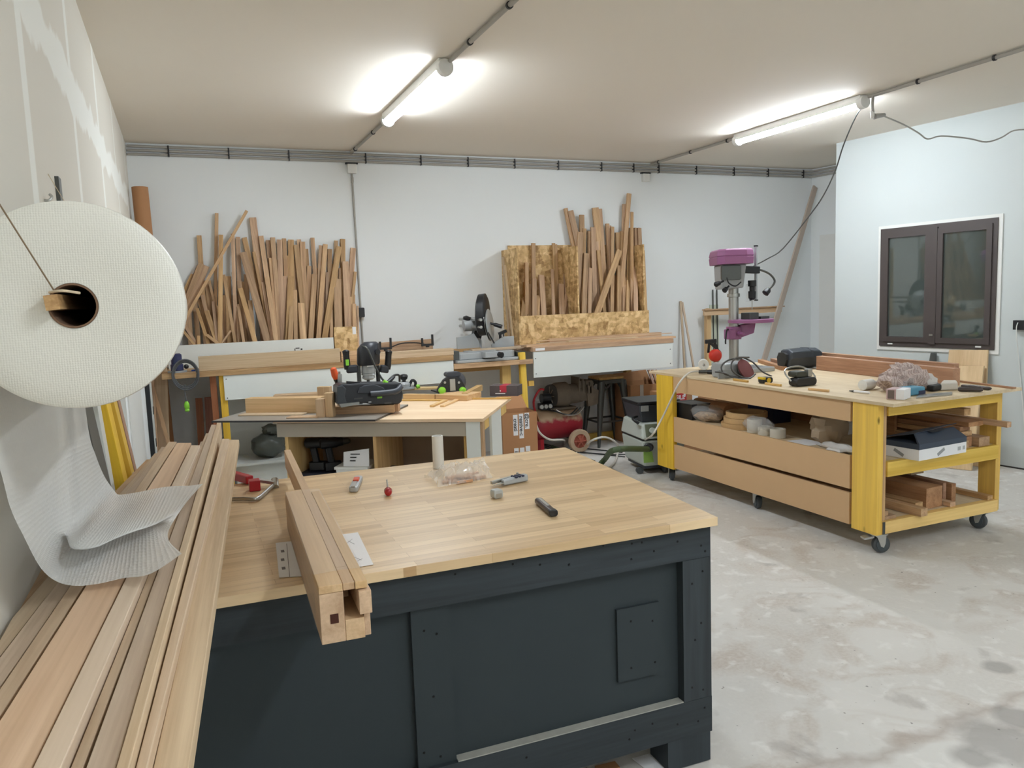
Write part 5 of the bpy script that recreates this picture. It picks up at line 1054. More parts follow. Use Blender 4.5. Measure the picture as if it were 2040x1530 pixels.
bx0, bx1 = pz(1845, 1015, zl_), pz(1895, 1005, zl_)
ang = math.radians(3); fx = frame((bx0.x, bx0.y, zl_), ang); bw = .155; bh = .135
obj('timber', MB(fx).box(0, bw, 0, 1.5, 0, bh), MAHOG, t, axis=fx.to_3x3() @ V((0, 1, 0)), bev=.002)
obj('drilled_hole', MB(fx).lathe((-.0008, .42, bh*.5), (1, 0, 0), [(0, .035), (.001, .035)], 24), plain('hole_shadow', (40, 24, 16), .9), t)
for k, (lab, x, z, wd, h, y0, dx_, mat) in enumerate((
    ('flat batten lying under the near end at left on the bottom shelf', XT+.125, 0, .12, .022, yl0+.02, .0, OAK),
    ('grooved batten at far left of the bottom shelf', XT+.10, .0225, .06, .03, yl0+.03, .0, OAK),
    ('upright-edged batten at the left of the bottom shelf', XT+.10, .0535, .05, .05, yl0+.07, .02, OAK),
    ('batten running diagonally in front of the big brown beam', bx0.x-.065, .001, .07, .055, yl0+.06, -.10, OAK),
    ('slim long batten sticking out left of centre on the bottom shelf', bx0.x-.14, .001, .06, .05, yl0-.04, -.10, OAK),
    ('wide dark board standing behind the big brown beam', bx0.x+.24, .001, .03, .13, yl0+.12, -.03, MAHOG),
    ('deep dark board next to the right post on bottom shelf', bx0.x+.30, .001, .04, .12, yl0+.1, -.02, MAHOG),
    ('flat long batten at the right on the bottom shelf', bx0.x+.19, .001, .05, .03, yl0+.02, -.02, OAK),
    ('second flat batten at the right post on the bottom shelf', 4.80, .001, .05, .03, yl0+.01, -.02, OAK),
    ('pale board high at the back of the bottom shelf', 4.54, .14, .12, .018, yl0+.35, .0, OAKP))):
    stock(lab, x, zl_+z, wd, h, mat, y0, 1.9, dx_)

# ---------------------------------------------------------------- things on the yellow table
Z0 = ZT+.001
def on(x, y, z=Z0): return pz(x, y, z)
# drill press
b = on(1462, 737); PX, PY = b.x, b.y
def d_(x, y, dy=0): return py(x, y, PY+dy)
t = thing('drill_press', 'purple and grey drill press standing at the far end of the yellow table', 'drill press', (PX, PY, Z0))
obj('foot', MB().rbox(PX-.16, PX+.20, PY-.3, PY+.13, Z0, Z0+.035, .03), ALU, t, bev=.006)
obj('column_flange', MB().lathe((PX, PY, Z0+.035), (0, 0, 1), [(0, .07), (.03, .065), (.05, .05)], 24), ALU, t, smooth=True)
ctop = d_(1463, 565).z; cr = .042
obj('column', MB().cyl((PX, PY, Z0+.03), (PX, PY, ctop+.05), cr, n=28), STEEL, t, smooth=True)
obj('column_collar', MB().lathe((PX, PY, d_(1463, 592).z), (0, 0, 1), [(0, cr+.001), (.002, cr+.012), (.03, cr+.012), (.032, cr+.001)], 28), STEEL, t, smooth=True)
hx0, hx1 = d_(1439, 540).x, d_(1480, 540).x
fx = frame((PX, PY, 0), -.42)
zc0, zc1 = d_(1462, 527).z, d_(1462, 497).z
# head casting turned with the belt cover
m = MB(fx); m.hexa([(-.13, -.10, d_(1462, 576).z), (.06, -.10, d_(1462, 574).z), (.06, .12, d_(1462, 574).z), (-.13, .12, d_(1462, 576).z), (-.13, -.12, zc0), (.08, -.12, zc0), (.08, .16, zc0), (-.13, .16, zc0)]); obj('head_casting', m, plain('grey_enamel', (158, 162, 164), .45), t, bev=.012)
obj('front_cover', MB(fx).rbox(-.135, .03, -.135, -.10, d_(1462, 558).z, zc0-.01, .015, 'y'), GUN, t, bev=.003)
def hexring(z, s, dx_=0): return [fx @ V((x*s+dx_, y*s, z)) for x, y in ((-.17, -.12), (-.12, -.19), (.06, -.21), (.13, -.16), (.15, .18), (.06, .25), (-.10, .25), (-.17, .17))]
h = zc1-zc0
obj('belt_cover', MB().rings([hexring(zc0, .97), hexring(zc0+h*.45, 1.0), hexring(zc0+h*.47, .97), hexring(zc0+h*.53, .97), hexring(zc0+h*.55, 1.0), hexring(zc0+h*.9, .95), hexring(zc1, .86)]), PURP, t, bev=.004)
obj('quill', MB().lathe((PX+.115, PY-.10, d_(1462, 560).z), (0, 0, -1), [(0, .035), (.05, .035), (.052, .022), (.09, .022), (.092, .032), (.15, .03), (.165, .016)], 20), BLK, t, smooth=True)
obj('drill_bit', MB().cyl((PX+.115, PY-.10, d_(1462, 560).z-.16), (PX+.115, PY-.10, d_(1462, 560).z-.25), .004, n=8), STEEL, t)
for a, bq in (((1441, 560), (1426, 567)), ((1452, 570), (1443, 579))):
    A, B = d_(*a, -.1), d_(*bq, -.12); obj('feed_handle', MB().lathe(A, B-A, [(0, .008), ((B-A).length*.5, .008), ((B-A).length*.55, .018), ((B-A).length*1.0, .022), ((B-A).length*1.1, .01)], 14), BLK, t, smooth=True)
obj('switch_box', MB().beam(d_(1481, 537, -.1), d_(1510, 538, -.1), .06, .06, (0, 0, 1)), BLK, t, bev=.006)
obj('guard_rod', MB().cyl(d_(1506, 490, -.05), d_(1506, 598, -.05), .013), ALU, t, smooth=True)
for y in (490, 598): obj('rod_cap', MB().cyl(d_(1506, y, -.05)-V((0, 0, .006)), d_(1506, y, -.05)+V((0, 0, .006)), .018), BLK, t)
obj('chip_guard', MB().box(d_(1486, 580, -.07).x, d_(1504, 580, -.07).x, PY-.071, PY-.068, d_(1495, 600).z, d_(1495, 566).z), m_film('guard_film', .12), t)
for y in (569, 597): obj('guard_bolt', MB().cyl(d_(1495, y, -.075), d_(1495, y, -.06), .01, n=8), BLK, t)
obj('lamp_arm', MB().tube([d_(1493, 535, -.1), d_(1512, 537, -.12), d_(1532, 545, -.14), d_(1543, 558, -.15), d_(1540, 568, -.15), d_(1531, 577, -.15)], .009, 8), GUN, t, smooth=True)
A, B = d_(1533, 575, -.15), d_(1524, 585, -.15); obj('lamp_head', MB().lathe(A, B-A, [(0, .012), (.02, .026), (.06, .03), (.065, .02)], 14), BLK, t, smooth=True)
obj('motor_lead', MB().tube([d_(1448, 553, -.16), d_(1452, 564, -.17), d_(1465, 570, -.17), d_(1476, 562, -.15)], .006, 6), BLK, t)
zt_ = d_(1475, 640).z
obj('work_table', MB().lathe((PX+.10, PY-.10, zt_-.012), (0, 0, 1), [(0, .17), (.003, .19), (.028, .19), (.03, .185)], 36), PURP, t, smooth=True)
obj('vice', MB().rbox(PX+.04, PX+.14, PY-.16, PY-.04, zt_+.019, zt_+.075, .01), GUN, t, bev=.004)
obj('vice_jaw', MB().box(PX+.15, PX+.24, PY-.17, PY-.05, zt_+.019, zt_+.04), GUN, t)
zb_l = d_(1460, 662).z
obj('table_bracket', MB().lathe((PX, PY, d_(1460, 676).z), (0, 0, 1), [(0, cr+.001), (.002, cr+.022), (.11, cr+.022), (.112, cr+.001)], 24), PURP, t, smooth=True)
obj('table_arm', MB().hexa([(PX+.03, PY-.05, zb_l-.05), (PX+.12, PY-.12, zb_l-.01), (PX+.12, PY-.06, zb_l-.01), (PX+.03, PY+.01, zb_l-.05), (PX+.03, PY-.05, zb_l+.06), (PX+.14, PY-.12, zt_-.012), (PX+.14, PY-.06, zt_-.012), (PX+.03, PY+.01, zb_l+.06)]), PURP, t, bev=.005)
obj('clamp_block', MB().box(PX-.10, PX-.03, PY-.07, PY+.01, zb_l-.055, zb_l+.03), PURP, t, bev=.008)
obj('crank_boss', MB().lathe((PX+.0, PY-.06, zb_l-.01), (0, -1, 0), [(0, .02), (.03, .02), (.032, .012), (.07, .012)], 14), PURP, t, smooth=True)
obj('crank_arm', MB().tube([(PX-.10, PY-.05, zb_l+.03), (PX-.13, PY-.07, zb_l+.02), (PX-.15, PY-.08, zb_l-.06), (PX-.15, PY-.08, zb_l-.09)], .007, 8), BLK, t, smooth=True)
# red ear defenders hanging from it
e_ = d_(1420, 700, -.1)
t = thing('ear_defenders', 'red ear defenders hanging from the drill press crank', 'ear defenders', (e_.x, PY-.1, e_.z-.07))
obj('ear_cup', MB().lathe(d_(1423, 708, -.13), (-.25, -1, 0), [(0, .04), (.005, .052), (.03, .054), (.05, .042), (.056, .02)], 24), plain('red_plastic', (206, 52, 36), .4), t, smooth=True)
obj('cushion', MB().lathe(d_(1427, 707, -.11), (-.25, -1, 0), [(-.02, .03), (-.015, .048), (.0, .05), (.01, .04)], 24), BLK, t, smooth=True)
obj('headband', MB().beam(d_(1405, 681, -.1), d_(1427, 679, -.1), .035, .02, (0, 0, 1)), BLK, t, bev=.006)
for a, bq in (((1413, 683), (1411, 703)), ((1424, 682), (1435, 712)), ((1416, 684), (1427, 694))): obj('band_wire', MB().beam(d_(*a, -.1), d_(*bq, -.1), .022, .006, (1, 0, 0)), BLK, t)
c = on(1406, 737)
t = thing('tape_roll', 'white roll lying below the red ear defenders on yellow table', 'roll', c)
obj('roll', MB().lathe((c.x-.02, c.y, c.z+.046), (.55, .8, 0), [(0, .012), (0, .045), (.10, .045), (.10, .012)], 26, close=True), WPL, t, smooth=True)
# disc sander
c = on(1487, 752); SXY = c.y+.05
def g_(x, y, dy=0): return py(x, y, c.y+dy)
t = thing('angle_sander', 'grey power sander with maroon disc and coiled lead on yellow table', 'sander', (c.x-.1, c.y, Z0))
dn = V((.25, -.75, .42)).normalized(); dc = g_(1487, 736, .02)
obj('sanding_disc', MB().lathe(dc, dn, [(-.012, .075), (-.012, .088), (0, .09), (.001, .088)], 34), plain('maroon_abrasive', (112, 62, 62), .85), t, smooth=True)
obj('head', MB().lathe(dc-dn*.012, -dn, [(0, .06), (.03, .05), (.06, .03)], 20), GUN, t, smooth=True)
obj('body', MB().rbox(g_(1430, 735, .14).x, g_(1478, 735, .14).x, c.y+.06, c.y+.22, Z0+.001, Z0+.115, .02, 'x'), ALU, t, bev=.006)
obj('side_plate', MB().box(g_(1431, 735, .05).x, g_(1460, 735, .05).x, c.y+.045, c.y+.06, Z0+.002, Z0+.07), plain('grey_enamel', (158, 162, 164), .45), t)
m = MB()
m.tube([g_(1478, 715, .1), g_(1455, 716, .05), g_(1438, 728, .02), g_(1440, 742, 0), g_(1452, 748, -.01), g_(1475, 752, -.03), g_(1492, 757, -.04)], .0065, 7)
m.tube([g_(1492, 712, .1), g_(1468, 713, .02), g_(1457, 725, 0), g_(1460, 740, -.03), g_(1480, 752, -.05), g_(1496, 753, -.06)], .0065, 7)
m.tube([g_(1425, 741, .0), g_(1435, 742, 0), g_(1448, 745, -.02), g_(1462, 753, -.05), g_(1490, 755, -.09), g_(1505, 745, -.06)], .0065, 7)
m.tube([g_(1480, 712, .1), g_(1500, 722, .05), g_(1518, 740, .0), g_(1538, 750, -.06)], .0065, 7)
obj('lead', m, plain('lead_grey', (66, 64, 62), .5), t, smooth=True)
a = on(1395, 744); 
t = thing('air_gun', 'slim air blow gun with coupling on the far end of the yellow table', 'air gun', a)
obj('coupling', MB().cyl(on(1392, 745)+V((0, 0, .018)), on(1410, 745)+V((0, 0, .018)), .014), GUN, t, smooth=True)
obj('barrel', MB().lathe(on(1410, 745)+V((0, 0, .018)), on(1443, 746)-on(1410, 745), [(0, .018), (.04, .02), (.10, .016), (.14, .012)], 12), BLK, t, smooth=True)
m = MB(); m.tube([on(1392, 745)+V((0, 0, .02)), on(1372, 748)+V((0, 0, .02)), px(1352, 765, XT-.06), px(1335, 800, XT-.05), px(1318, 835, XT-.05), px(1298, 868, XT-.12), pz(1275, 880, .25)], .008, 8); o = obj('air_hose', m, plain('cream_hose', (220, 216, 206), .5), smooth=True); tag(o, 'cream air hose hanging over the far edge of the yellow table', 'hose')
# black bag, defenders, tape measure
c = on(1600, 742)
t = thing('welding_mask', 'rounded black protective mask on the yellow table', 'mask', c)
A, B = on(1572, 737), on(1636, 733); dd = (B-A); ww = dd.length; fx = Matrix.Translation(A) @ Matrix.Rotation(math.atan2(dd.y, dd.x), 4, 'Z')
prof = [(0, .02), (-.035, .10), (-.03, .155), (.03, .175), (.13, .17), (.165, .11), (.15, .02), (.06, .0)]
obj('shell', MB(fx).rings([[(x, y*sc+.05*(1-sc), z*sc) for y, z in prof] for x, sc in ((-.01, .82), (.01, .98), (ww*.5, 1.02), (ww*.9, 1), (ww, .86))]), plain('blue_black_shell', (50, 56, 64), .4), t, bev=.012)
obj('rib', MB(fx).rings([[(x, y*1.03, z*1.03) for y, z in prof] for x in (ww*.62, ww*.68)]), DGREY, t)
obj('visor_frame', MB(fx).rings([[(x, y*.72+.02, z*.72+.02) for y, z in prof] for x in (-.03, -.008)]), BLK, t)
c = on(1596, 768)
t = thing('ear_defenders', 'black ear defenders lying in front of the black mask', 'ear defenders', c)
obj('ear_cup', MB().rbox(c.x-.09, c.x+.10, c.y-.05, c.y+.03, Z0, Z0+.06, .028, 'y'), BLK, t, bev=.008)
obj('cushion', MB().rbox(c.x-.07, c.x+.03, c.y-.03, c.y+.06, Z0+.061, Z0+.105, .02, 'y'), plain('olive_black', (62, 64, 54), .5), t, bev=.008)
obj('headband', MB().tube([(c.x-.10, c.y-.01, Z0+.04), (c.x-.125, c.y+.02, Z0+.09), (c.x-.08, c.y+.06, Z0+.12), (c.x+.04, c.y+.07, Z0+.13), (c.x+.11, c.y+.04, Z0+.10), (c.x+.125, c.y, Z0+.06), (c.x+.10, c.y-.03, Z0+.03)], .006, 8), STEEL, t, smooth=True)
obj('adjuster', MB().box(c.x+.045, c.x+.085, c.y-.02, c.y+.02, Z0+.062, Z0+.115), STEEL, t, bev=.004)
c = on(1525, 763)
t = thing('tape_measure', 'black and yellow measuring tape case on the yellow table', 'tape measure', c)
obj('case', MB().rbox(c.x-.045, c.x+.045, c.y-.03, c.y+.03, Z0, Z0+.045, .018, 'y'), BLK, t, bev=.005)
YP = plain('yellow_plastic', (214, 180, 40), .45)
obj('side_disc', MB().lathe((c.x+.005, c.y-.03, Z0+.022), (0, -1, 0), [(0, .018), (.003, .018)], 16), YP, t); obj('stripe', MB().box(c.x-.046, c.x-.025, c.y-.031, c.y+.031, Z0+.03, Z0+.0462), YP, t)
def lath_on(label, p0, p1, wd=.016, mat=PINE, h=None):
    a, b = on(*p0), on(*p1); h = h or wd; return tag(bar('stick', a+V((0, 0, h/2)), b+V((0, 0, h/2)), wd, h, mat, V((0, 0, 1)).cross(b-a)), label, 'stick')
lath_on('left one of three thin sticks along the yellow table edge', (1462, 758), (1490, 762)); lath_on('middle one of three thin sticks along the yellow table edge', (1525, 766), (1556, 770)); lath_on('right one of three thin sticks along the yellow table edge', (1611, 777), (1651, 781))
def rail_on(label, p0, p1, wd, h, z=Z0, mat=MAHOG, name='rail', cat='rail'):
    a, b = on(*p0, z), on(*p1, z); return tag(bar(name, a+V((0, 0, h/2)), b+V((0, 0, h/2)), wd, h, mat, V((0, 0, 1)).cross(b-a)), label, cat)
rail_on('front reddish rail of the pair lying behind the cloth pile', (1632, 736), (1905, 768), .06, .115)
rail_on('rear reddish rail of the pair lying behind the cloth pile', (1632, 730), (1905, 760), .045, .125)
rail_on('left one of two short battens left of the black mask', (1515, 722), (1562, 738), .05, .03); rail_on('right one of two short battens left of the black mask', (1540, 721), (1575, 731), .05, .035)
# cloth pile corner
c = on(1800, 785)
def o_(x, y, dz=0): p = on(x, y); return p+V((0, 0, dz))
p0 = on(1765, 795); p1 = on(1798, 797); 
t = thing('small_carton', 'small pink, grey and white carton beneath the cloth at yellow table corner', 'box', p0)
dd = p1-p0; fx = Matrix.Translation(p0) @ Matrix.Rotation(math.atan2(dd.y, dd.x), 4, 'Z'); LW = dd.length
obj('carton', MB(fx).box(0, LW*.60, 0, .12, 0, .062), plain('pink_print', (196, 168, 168), .5), t, bev=.002)
obj('window_side', MB(fx).box(LW*.1, LW*.5, -.001, 0, .004, .056), plain('taupe_print', (112, 98, 92), .5), t); obj('white_end', MB(fx).box(LW*.601, LW*1.1, 0, .12, 0, .062), PAPER, t, bev=.002)
p0 = on(1817, 789)
t = thing('blue_packet', 'small blue packet beside the little carton on yellow table', 'packet', p0)
obj('packet', MB(frame((p0.x, p0.y, Z0), .05)).rbox(-.01, .12, 0, .10, 0, .05, .012, 'x'), plain('sky_blue', (92, 152, 178), .5), t, bev=.004); obj('dark_wave', MB(frame((p0.x, p0.y, Z0), .05)).box(.06, .121, -.002, .0, .004, .028), plain('dark_wave', (54, 58, 84), .5), t)
cc = on(1806, 778)
t = thing('rag_pile', 'crumpled patterned rag heaped at the corner of yellow table', 'cloth', cc)
def ragmat():
    m, tt, b = base('patterned_rag', .9); tc = node(tt, 'ShaderNodeTexCoord'); wv = node(tt, 'ShaderNodeTexWave'); wv.inputs['Scale'].default_value = 20; wv.inputs['Distortion'].default_value = 9; wv.inputs['Detail'].default_value = 3
    tt.links.new(tc.outputs['Object'], wv.inputs[0]); r = node(tt, 'ShaderNodeValToRGB'); e = r.color_ramp.elements; e[0].position = .2; e[0].color = lin((172, 152, 146)); e[1].position = .6; e[1].color = lin((204, 188, 182)); tt.links.new(wv.outputs['Fac'], r.inputs[0]); tt.links.new(r.outputs[0], b.inputs[0]); return m
RAG = ragmat()
obj('cloth', MB().ball((cc.x, cc.y+.02, Z0+.066), (.17, .12, .085), 30, lambda u: wob(u, .13, 1.6)), RAG, t, smooth=True); obj('fold', MB().ball((cc.x+.0, cc.y+.03, Z0+.125), (.09, .08, .05), 22, lambda u: wob(u, .16, 2)), RAG, t, smooth=True)
obj('fold', MB().ball((cc.x+.14, cc.y+.01, Z0+.05), (.10, .08, .05), 20, lambda u: wob(u, .14, 2)), plain('pale_rag', (208, 204, 200), .9), t, smooth=True)
c = on(1735, 776)
t = thing('white_bottle', 'white bottle lying left of the rag on yellow table', 'bottle', c)
obj('bottle', MB().lathe((on(1718, 778).x, c.y, Z0+.035), (1, .15, 0), [(0, .01), (.005, .034), (.10, .035), (.13, .02), (.15, .014)], 20), WPL, t, smooth=True); obj('cap', MB().lathe((on(1718, 778).x+.15, c.y+.022, Z0+.035), (1, .15, 0), [(0, .017), (.03, .015)], 14), PAPER, t, smooth=True)
a, b = on(1692, 781), on(1732, 785)
t = thing('marker_pen', 'white pen with dark tip lying near the white bottle', 'pen', a)
obj('barrel', MB().cyl(a.lerp(b, .25)+V((0, 0, .008)), b+V((0, 0, .008)), .008), PAPER, t, smooth=True); obj('tip', MB().cyl(a+V((0, 0, .008)), a.lerp(b, .25)+V((0, 0, .008)), .003, .008), BLK, t, smooth=True)
tag(obj('steel_plate', MB().prism([on(1825, 794), on(1897, 787), on(1897, 782), on(1830, 788)], (0, 0, .006)), STEEL), 'flat steel plate in front of the rag at the table corner', 'plate')
tag(obj('black_grip', MB().beam(on(1853, 780)+V((0, 0, .022)), on(1875, 776)+V((0, 0, .022)), .05, .035, (0, 1, 0)), BLK, bev=.008), 'black plastic grip behind the steel plate', 'grip')
tag(obj('staple_gun', MB().prism([on(1873, 778), on(1908, 777), on(1905, 772), (on(1878, 772))], (0, 0, .05)), plain('cream_metal', (206, 200, 190), .5), bev=.008), 'cream metal tool with rounded body behind the chisels', 'tool')
for lab, p0, p1, r in (('front dark chisel handle at right end of the table', (1908, 780), (1958, 781), .016), ('middle black file at right end of the table', (1915, 772), (1955, 775), .011), ('rear black file at right end of the table', (1930, 773), (1974, 778), .012)):
    o = obj(('chisel' if 'chisel' in lab else 'file'), MB().lathe(on(*p0)+V((0, 0, r)), on(*p1)-on(*p0), [(0, r*.6), (.01, r), ((on(*p1)-on(*p0)).length*.9, r*.95), ((on(*p1)-on(*p0)).length, r*.6)], 14), plain('dark_bronze', (78, 70, 68), .4, .4), smooth=True); tag(o, lab, 'chisel' if 'chisel' in lab else 'file')
rail_on('thin lath along the right edge of the yellow table', (1902, 760), (2022, 775), .02, .012, name='lath', cat='lath')

# ---------------------------------------------------------------- things leaning behind
def wl(x, y, off=.02): return wb(x, y, off)
def leanboard(name, label, pts, mat, off0, off1, cat):
    """board leaning on the window wall: pts = top-left, top-right, bottom-right, bottom-left"""
    T0, T1 = wl(*pts[0], off1), wl(*pts[1], off1); B1, B0 = wl(*pts[2], off0), wl(*pts[3], off0)
    k0 = B0+(B0-T0)*((B0.z-.003)/(T0.z-B0.z)); k1 = B1+(B1-T1)*((B1.z-.003)/(T1.z-B1.z))
    return tag(obj(name, MB().prism([T0, T1, k1, k0], WN*.018), mat, axis=T0-k0), label, cat)
leanboard('plywood_sheet', 'tall plywood sheet leaning on the wall beneath the window', ((1893, 697), (1970, 697), (1967, 762), (1888, 755)), PLY, .06, .02, 'board')
leanboard('plywood_sheet', 'short plywood offcut leaning in front of the tall plywood sheet', ((1900, 729), (1962, 729), (1958, 762), (1898, 755)), PLY, .12, .075, 'board')
leanboard('grey_wedge', 'slim dark grey wedge-shaped board leaning on the wall left of the plywood', ((1856, 703), (1866, 703), (1866, 735), (1851, 732)), GUN, .06, .02, 'board')
A, B = py(1624, 372, YB-.10), py(1525, 708, 7.36); d = B-A
tag(bar('board', A+d*((.004-A.z)/d.z), A, .075, .022, plain('primed_board', (188, 172, 158), .7), (1, .15, 0)), 'very long board leaning in the right back corner behind the drill press', 'board')
for k, (a, b) in enumerate((((1356, 600), (1364, 735)), ((1359, 602), (1382, 733)))):
    A, B = py(*a, YB-.03), py(*b, 7.55); d = B-A; tag(bar('stick', A+d*((.004-A.z)/d.z), A, .022, .018, OAKP), ('left', 'right')[k] + ' one of two pale sticks leaning on the back wall beside the right bench', 'stick')
A, B = py(1410, 615, YB-.085), py(1410, 722, YB-.16); d = B-A
tag(bar('board', A+d*((.004-A.z)/d.z), A, .06, .06, OAKC), 'tall pale timber standing against the back wall left of the drill press', 'timber')
A, B = py(1422, 607, YB-.014), py(1424, 700, YB-.03); d = B-A
tag(bar('board', A+d*((.004-A.z)/d.z), A, .12, .018, plain('green_board', (202, 208, 188), .7)), 'pale green plasterboard strip standing left of drill press', 'board')
for k, x in enumerate((1420, 1428)):
    A = py(x, 577, YB-.03); tag(bar('steel_rod', (A.x, YB-.045, .004), A, .012, .012, GUN), ('left', 'right')[k] + ' one of two thin grey rods standing behind the pale green strip', 'rod')
A, B = py(1402, 624, YB-.18), py(1556, 623, YB-.18)
tag(bar('shelf_board', (A.x, YB-.18, A.z), (B.x, YB-.18, A.z), .06, .03, OAKC, (0, 0, 1)), 'pale rail fixed level behind the drill press', 'rail')
tag(bar('shelf_board', (A.x, YB-.18, A.z+.038), (B.x+.03, YB-.18, A.z+.038), .07, .014, OAK, (0, 1, 0)), 'narrow shelf board above the level rail behind the drill press', 'shelf')
# ---------------------------------------------------------------- butcher block table in front
ZD = .89
k = [pz(422, 1193, ZD), pz(1430, 1030, ZD), pz(1126, 891, ZD), pz(470, 964, ZD)]
xv = (k[1]-k[0]).normalized()
left0 = k[0]-xv*.10; left1 = k[3]-(k[2]-k[3]).normalized()*.28
DESK = thing('work_table', 'black-stained work table with butcher block top in the foreground', 'table', ((k[0]+k[2])/2-V((0, 0, ZD))))
t = DESK
TT = .030
obj('top', MB().prism([V(p)-V((0, 0, TT)) for p in (left0, k[1], k[2], left1)], (0, 0, TT)), BLOCK, t, bev=.0015)
fA, fB = pz(430, 1209, ZD-TT-.001), pz(1415, 1044, ZD-TT-.001)
fx_ = (fB-fA).normalized(); fx_.z = 0; fx_.normalize(); fn = V((fx_.y, -fx_.x, 0))     # fn points at the viewer
FA = V((fB.x, fB.y, 0))
def fpt(x, y, off=0): return pn(x, y, FA+fn*off, fn)
def uz(x, y, off=0): p = fpt(x, y, off); return (p-FA).dot(fx_), p.z
def fbox(u0, u1, z0, z1, o0, o1): # o0 < o1 towards the viewer
    P = lambda u, z, o: FA+fx_*u+fn*o+V((0, 0, z))
    return MB().hexa([P(u0, z0, o1), P(u1, z0, o1), P(u1, z0, o0), P(u0, z0, o0), P(u0, z1, o1), P(u1, z1, o1), P(u1, z1, o0), P(u0, z1, o0)])
zt1 = ZD-TT-.001
uL = uz(300, 1300)[0]
ztop0 = uz(1360, 1118)[1]
us = uz(1360, 1118)[0]; zlow1 = uz(1410, 1388)[1]; zlow0 = uz(1410, 1458)[1]
obj('top_rail', fbox(uL, 0, ztop0, zt1, -.035, 0), BLKW, t, axis=fx_)
obj('corner_leg', fbox(us, 0, zlow1+.001, ztop0-.001, -.035, 0), BLKW, t, axis=(0, 0, 1))
obj('bottom_rail', fbox(uL, 0.001, zlow0, zlow1, -.035, 0), BLKW, t, axis=fx_)
ml = uz(1365, 1480)[0]
obj('foot', fbox(uz(1332, 1490)[0], -.004, .004, zlow0-.001, -.12, -.004), BLKW, t, axis=(0, 0, 1))
obj('foot', fbox(uL+.05, uL+.16, .004, zlow0-.001, -.12, -.004), BLKW, t, axis=(0, 0, 1))
obj('panel', fbox(uL, us, zlow1-.03, ztop0+.02, -.055, -.0355), BLKP, t)
a, b = uz(818, 1216, -.012), uz(893, 1207, -.012)
obj('centre_board', fbox(a[0], b[0]+.005, zlow1-.01, a[1], -.035, -.016), BLKP, t)
cbr = b[0]+.006
a, b = uz(1230, 1217, -.02), uz(1317, 1360, -.02)
z1p = uz(1230, 1217, -.02)[1]; z0p = uz(1232, 1362, -.02)[1]
obj('cover_plate', fbox(a[0], b[0], z0p, z1p, -.035, -.024), BLKP, t)
for x, y, o in ((845, 1257, -.016), (870, 1263, -.016), (864, 1388, -.016), (845, 1500, -.016), (878, 1507, -.016), (907, 1144, 0), (1022, 1124, 0), (1076, 1125, 0), (1134, 1125, 0), (1202, 1087, 0), (1259, 1083, 0), (1279, 1081, 0), (1258, 1114, 0), (1303, 1098, 0), (1399, 1052, 0), (1350, 1079, 0), (1397, 1087, 0), (1405, 1098, 0), (1400, 1138, 0), (1379, 1163, 0), (1397, 1241, 0), (1385, 1275, 0), (1379, 1370, 0), (1401, 1374, 0), (1404, 1410, 0), (1300, 1442, 0), (1350, 1443, 0), (1257, 1238, -.024), (1300, 1237, -.024), (1258, 1331, -.024), (1305, 1319, -.024), (1049, 1509, 0), (1254, 1473, 0), (1265, 1455, 0), (1391, 1437, 0)):
    p = fpt(x, y, o+.0005); obj('screw', MB().lathe(p, fn, [(0, .0042), (.0008, .0036)], 8), plain('screw_head', (16, 17, 18), .4, .5), t)
p0 = fpt(640, 1280, -.0355)
# right side and back
bk = (k[2]-k[1]).normalized(); sd = V((bk.y, -bk.x, 0)); SA = FA - fn*.036 - fx_*.012
def sbox(v0, v1, z0, z1): return MB().hexa([SA+bk*v0+V((0, 0, z0)), SA+bk*v0+sd*.012+V((0, 0, z0)), SA+bk*v1+sd*.012+V((0, 0, z0)), SA+bk*v1+V((0, 0, z0)), SA+bk*v0+V((0, 0, z1)), SA+bk*v0+sd*.012+V((0, 0, z1)), SA+bk*v1+sd*.012+V((0, 0, z1)), SA+bk*v1+V((0, 0, z1))])
obj('side_panel', sbox(.0, 1.20, zlow0, zt1), BLKP, t)
obj('foot', sbox(1.05, 1.19, .004, zlow0-.001), BLKW, t, axis=(0, 0, 1))
obj('bottom_shelf', MB().prism([FA+fx_*(uL+.02)-fn*.06+V((0, 0, zlow0-.0)), FA-fx_*.03-fn*.06+V((0, 0, zlow0)), FA-fx_*.03-fn*1.1+bk*.05+V((0, 0, zlow0)), FA+fx_*(uL+.02)-fn*1.1+V((0, 0, zlow0))], (0, 0, .018)), plain('dusty_shelf', (150, 146, 138), .8), t)
DSTRIP = plain('sawdust_ledge', (158, 158, 150), .9, var=.15, scale=30)
obj('sawdust_ledge', fbox(cbr, us-.002, zlow1+.0002, zlow1+.004, -.0345, -.001), DSTRIP, t)
# papers and offcuts on the floor under it
o = obj('paper_sheet', MB().prism([pz(1260, 1512, .002), pz(1310, 1498, .002), pz(1345, 1518, .002), pz(1300, 1545, .002)], (0, 0, .003)), PAPER); tag(o, 'white-edged sheet lying on the floor under the butcher block table', 'paper')
o = obj('cardboard_piece', MB().prism([pz(1185, 1528, .002), pz(1225, 1518, .002), pz(1235, 1530, .002), pz(1190, 1545, .002)], (0, 0, .004)), CARD); tag(o, 'brown cardboard scrap on the floor under the butcher block table', 'cardboard')

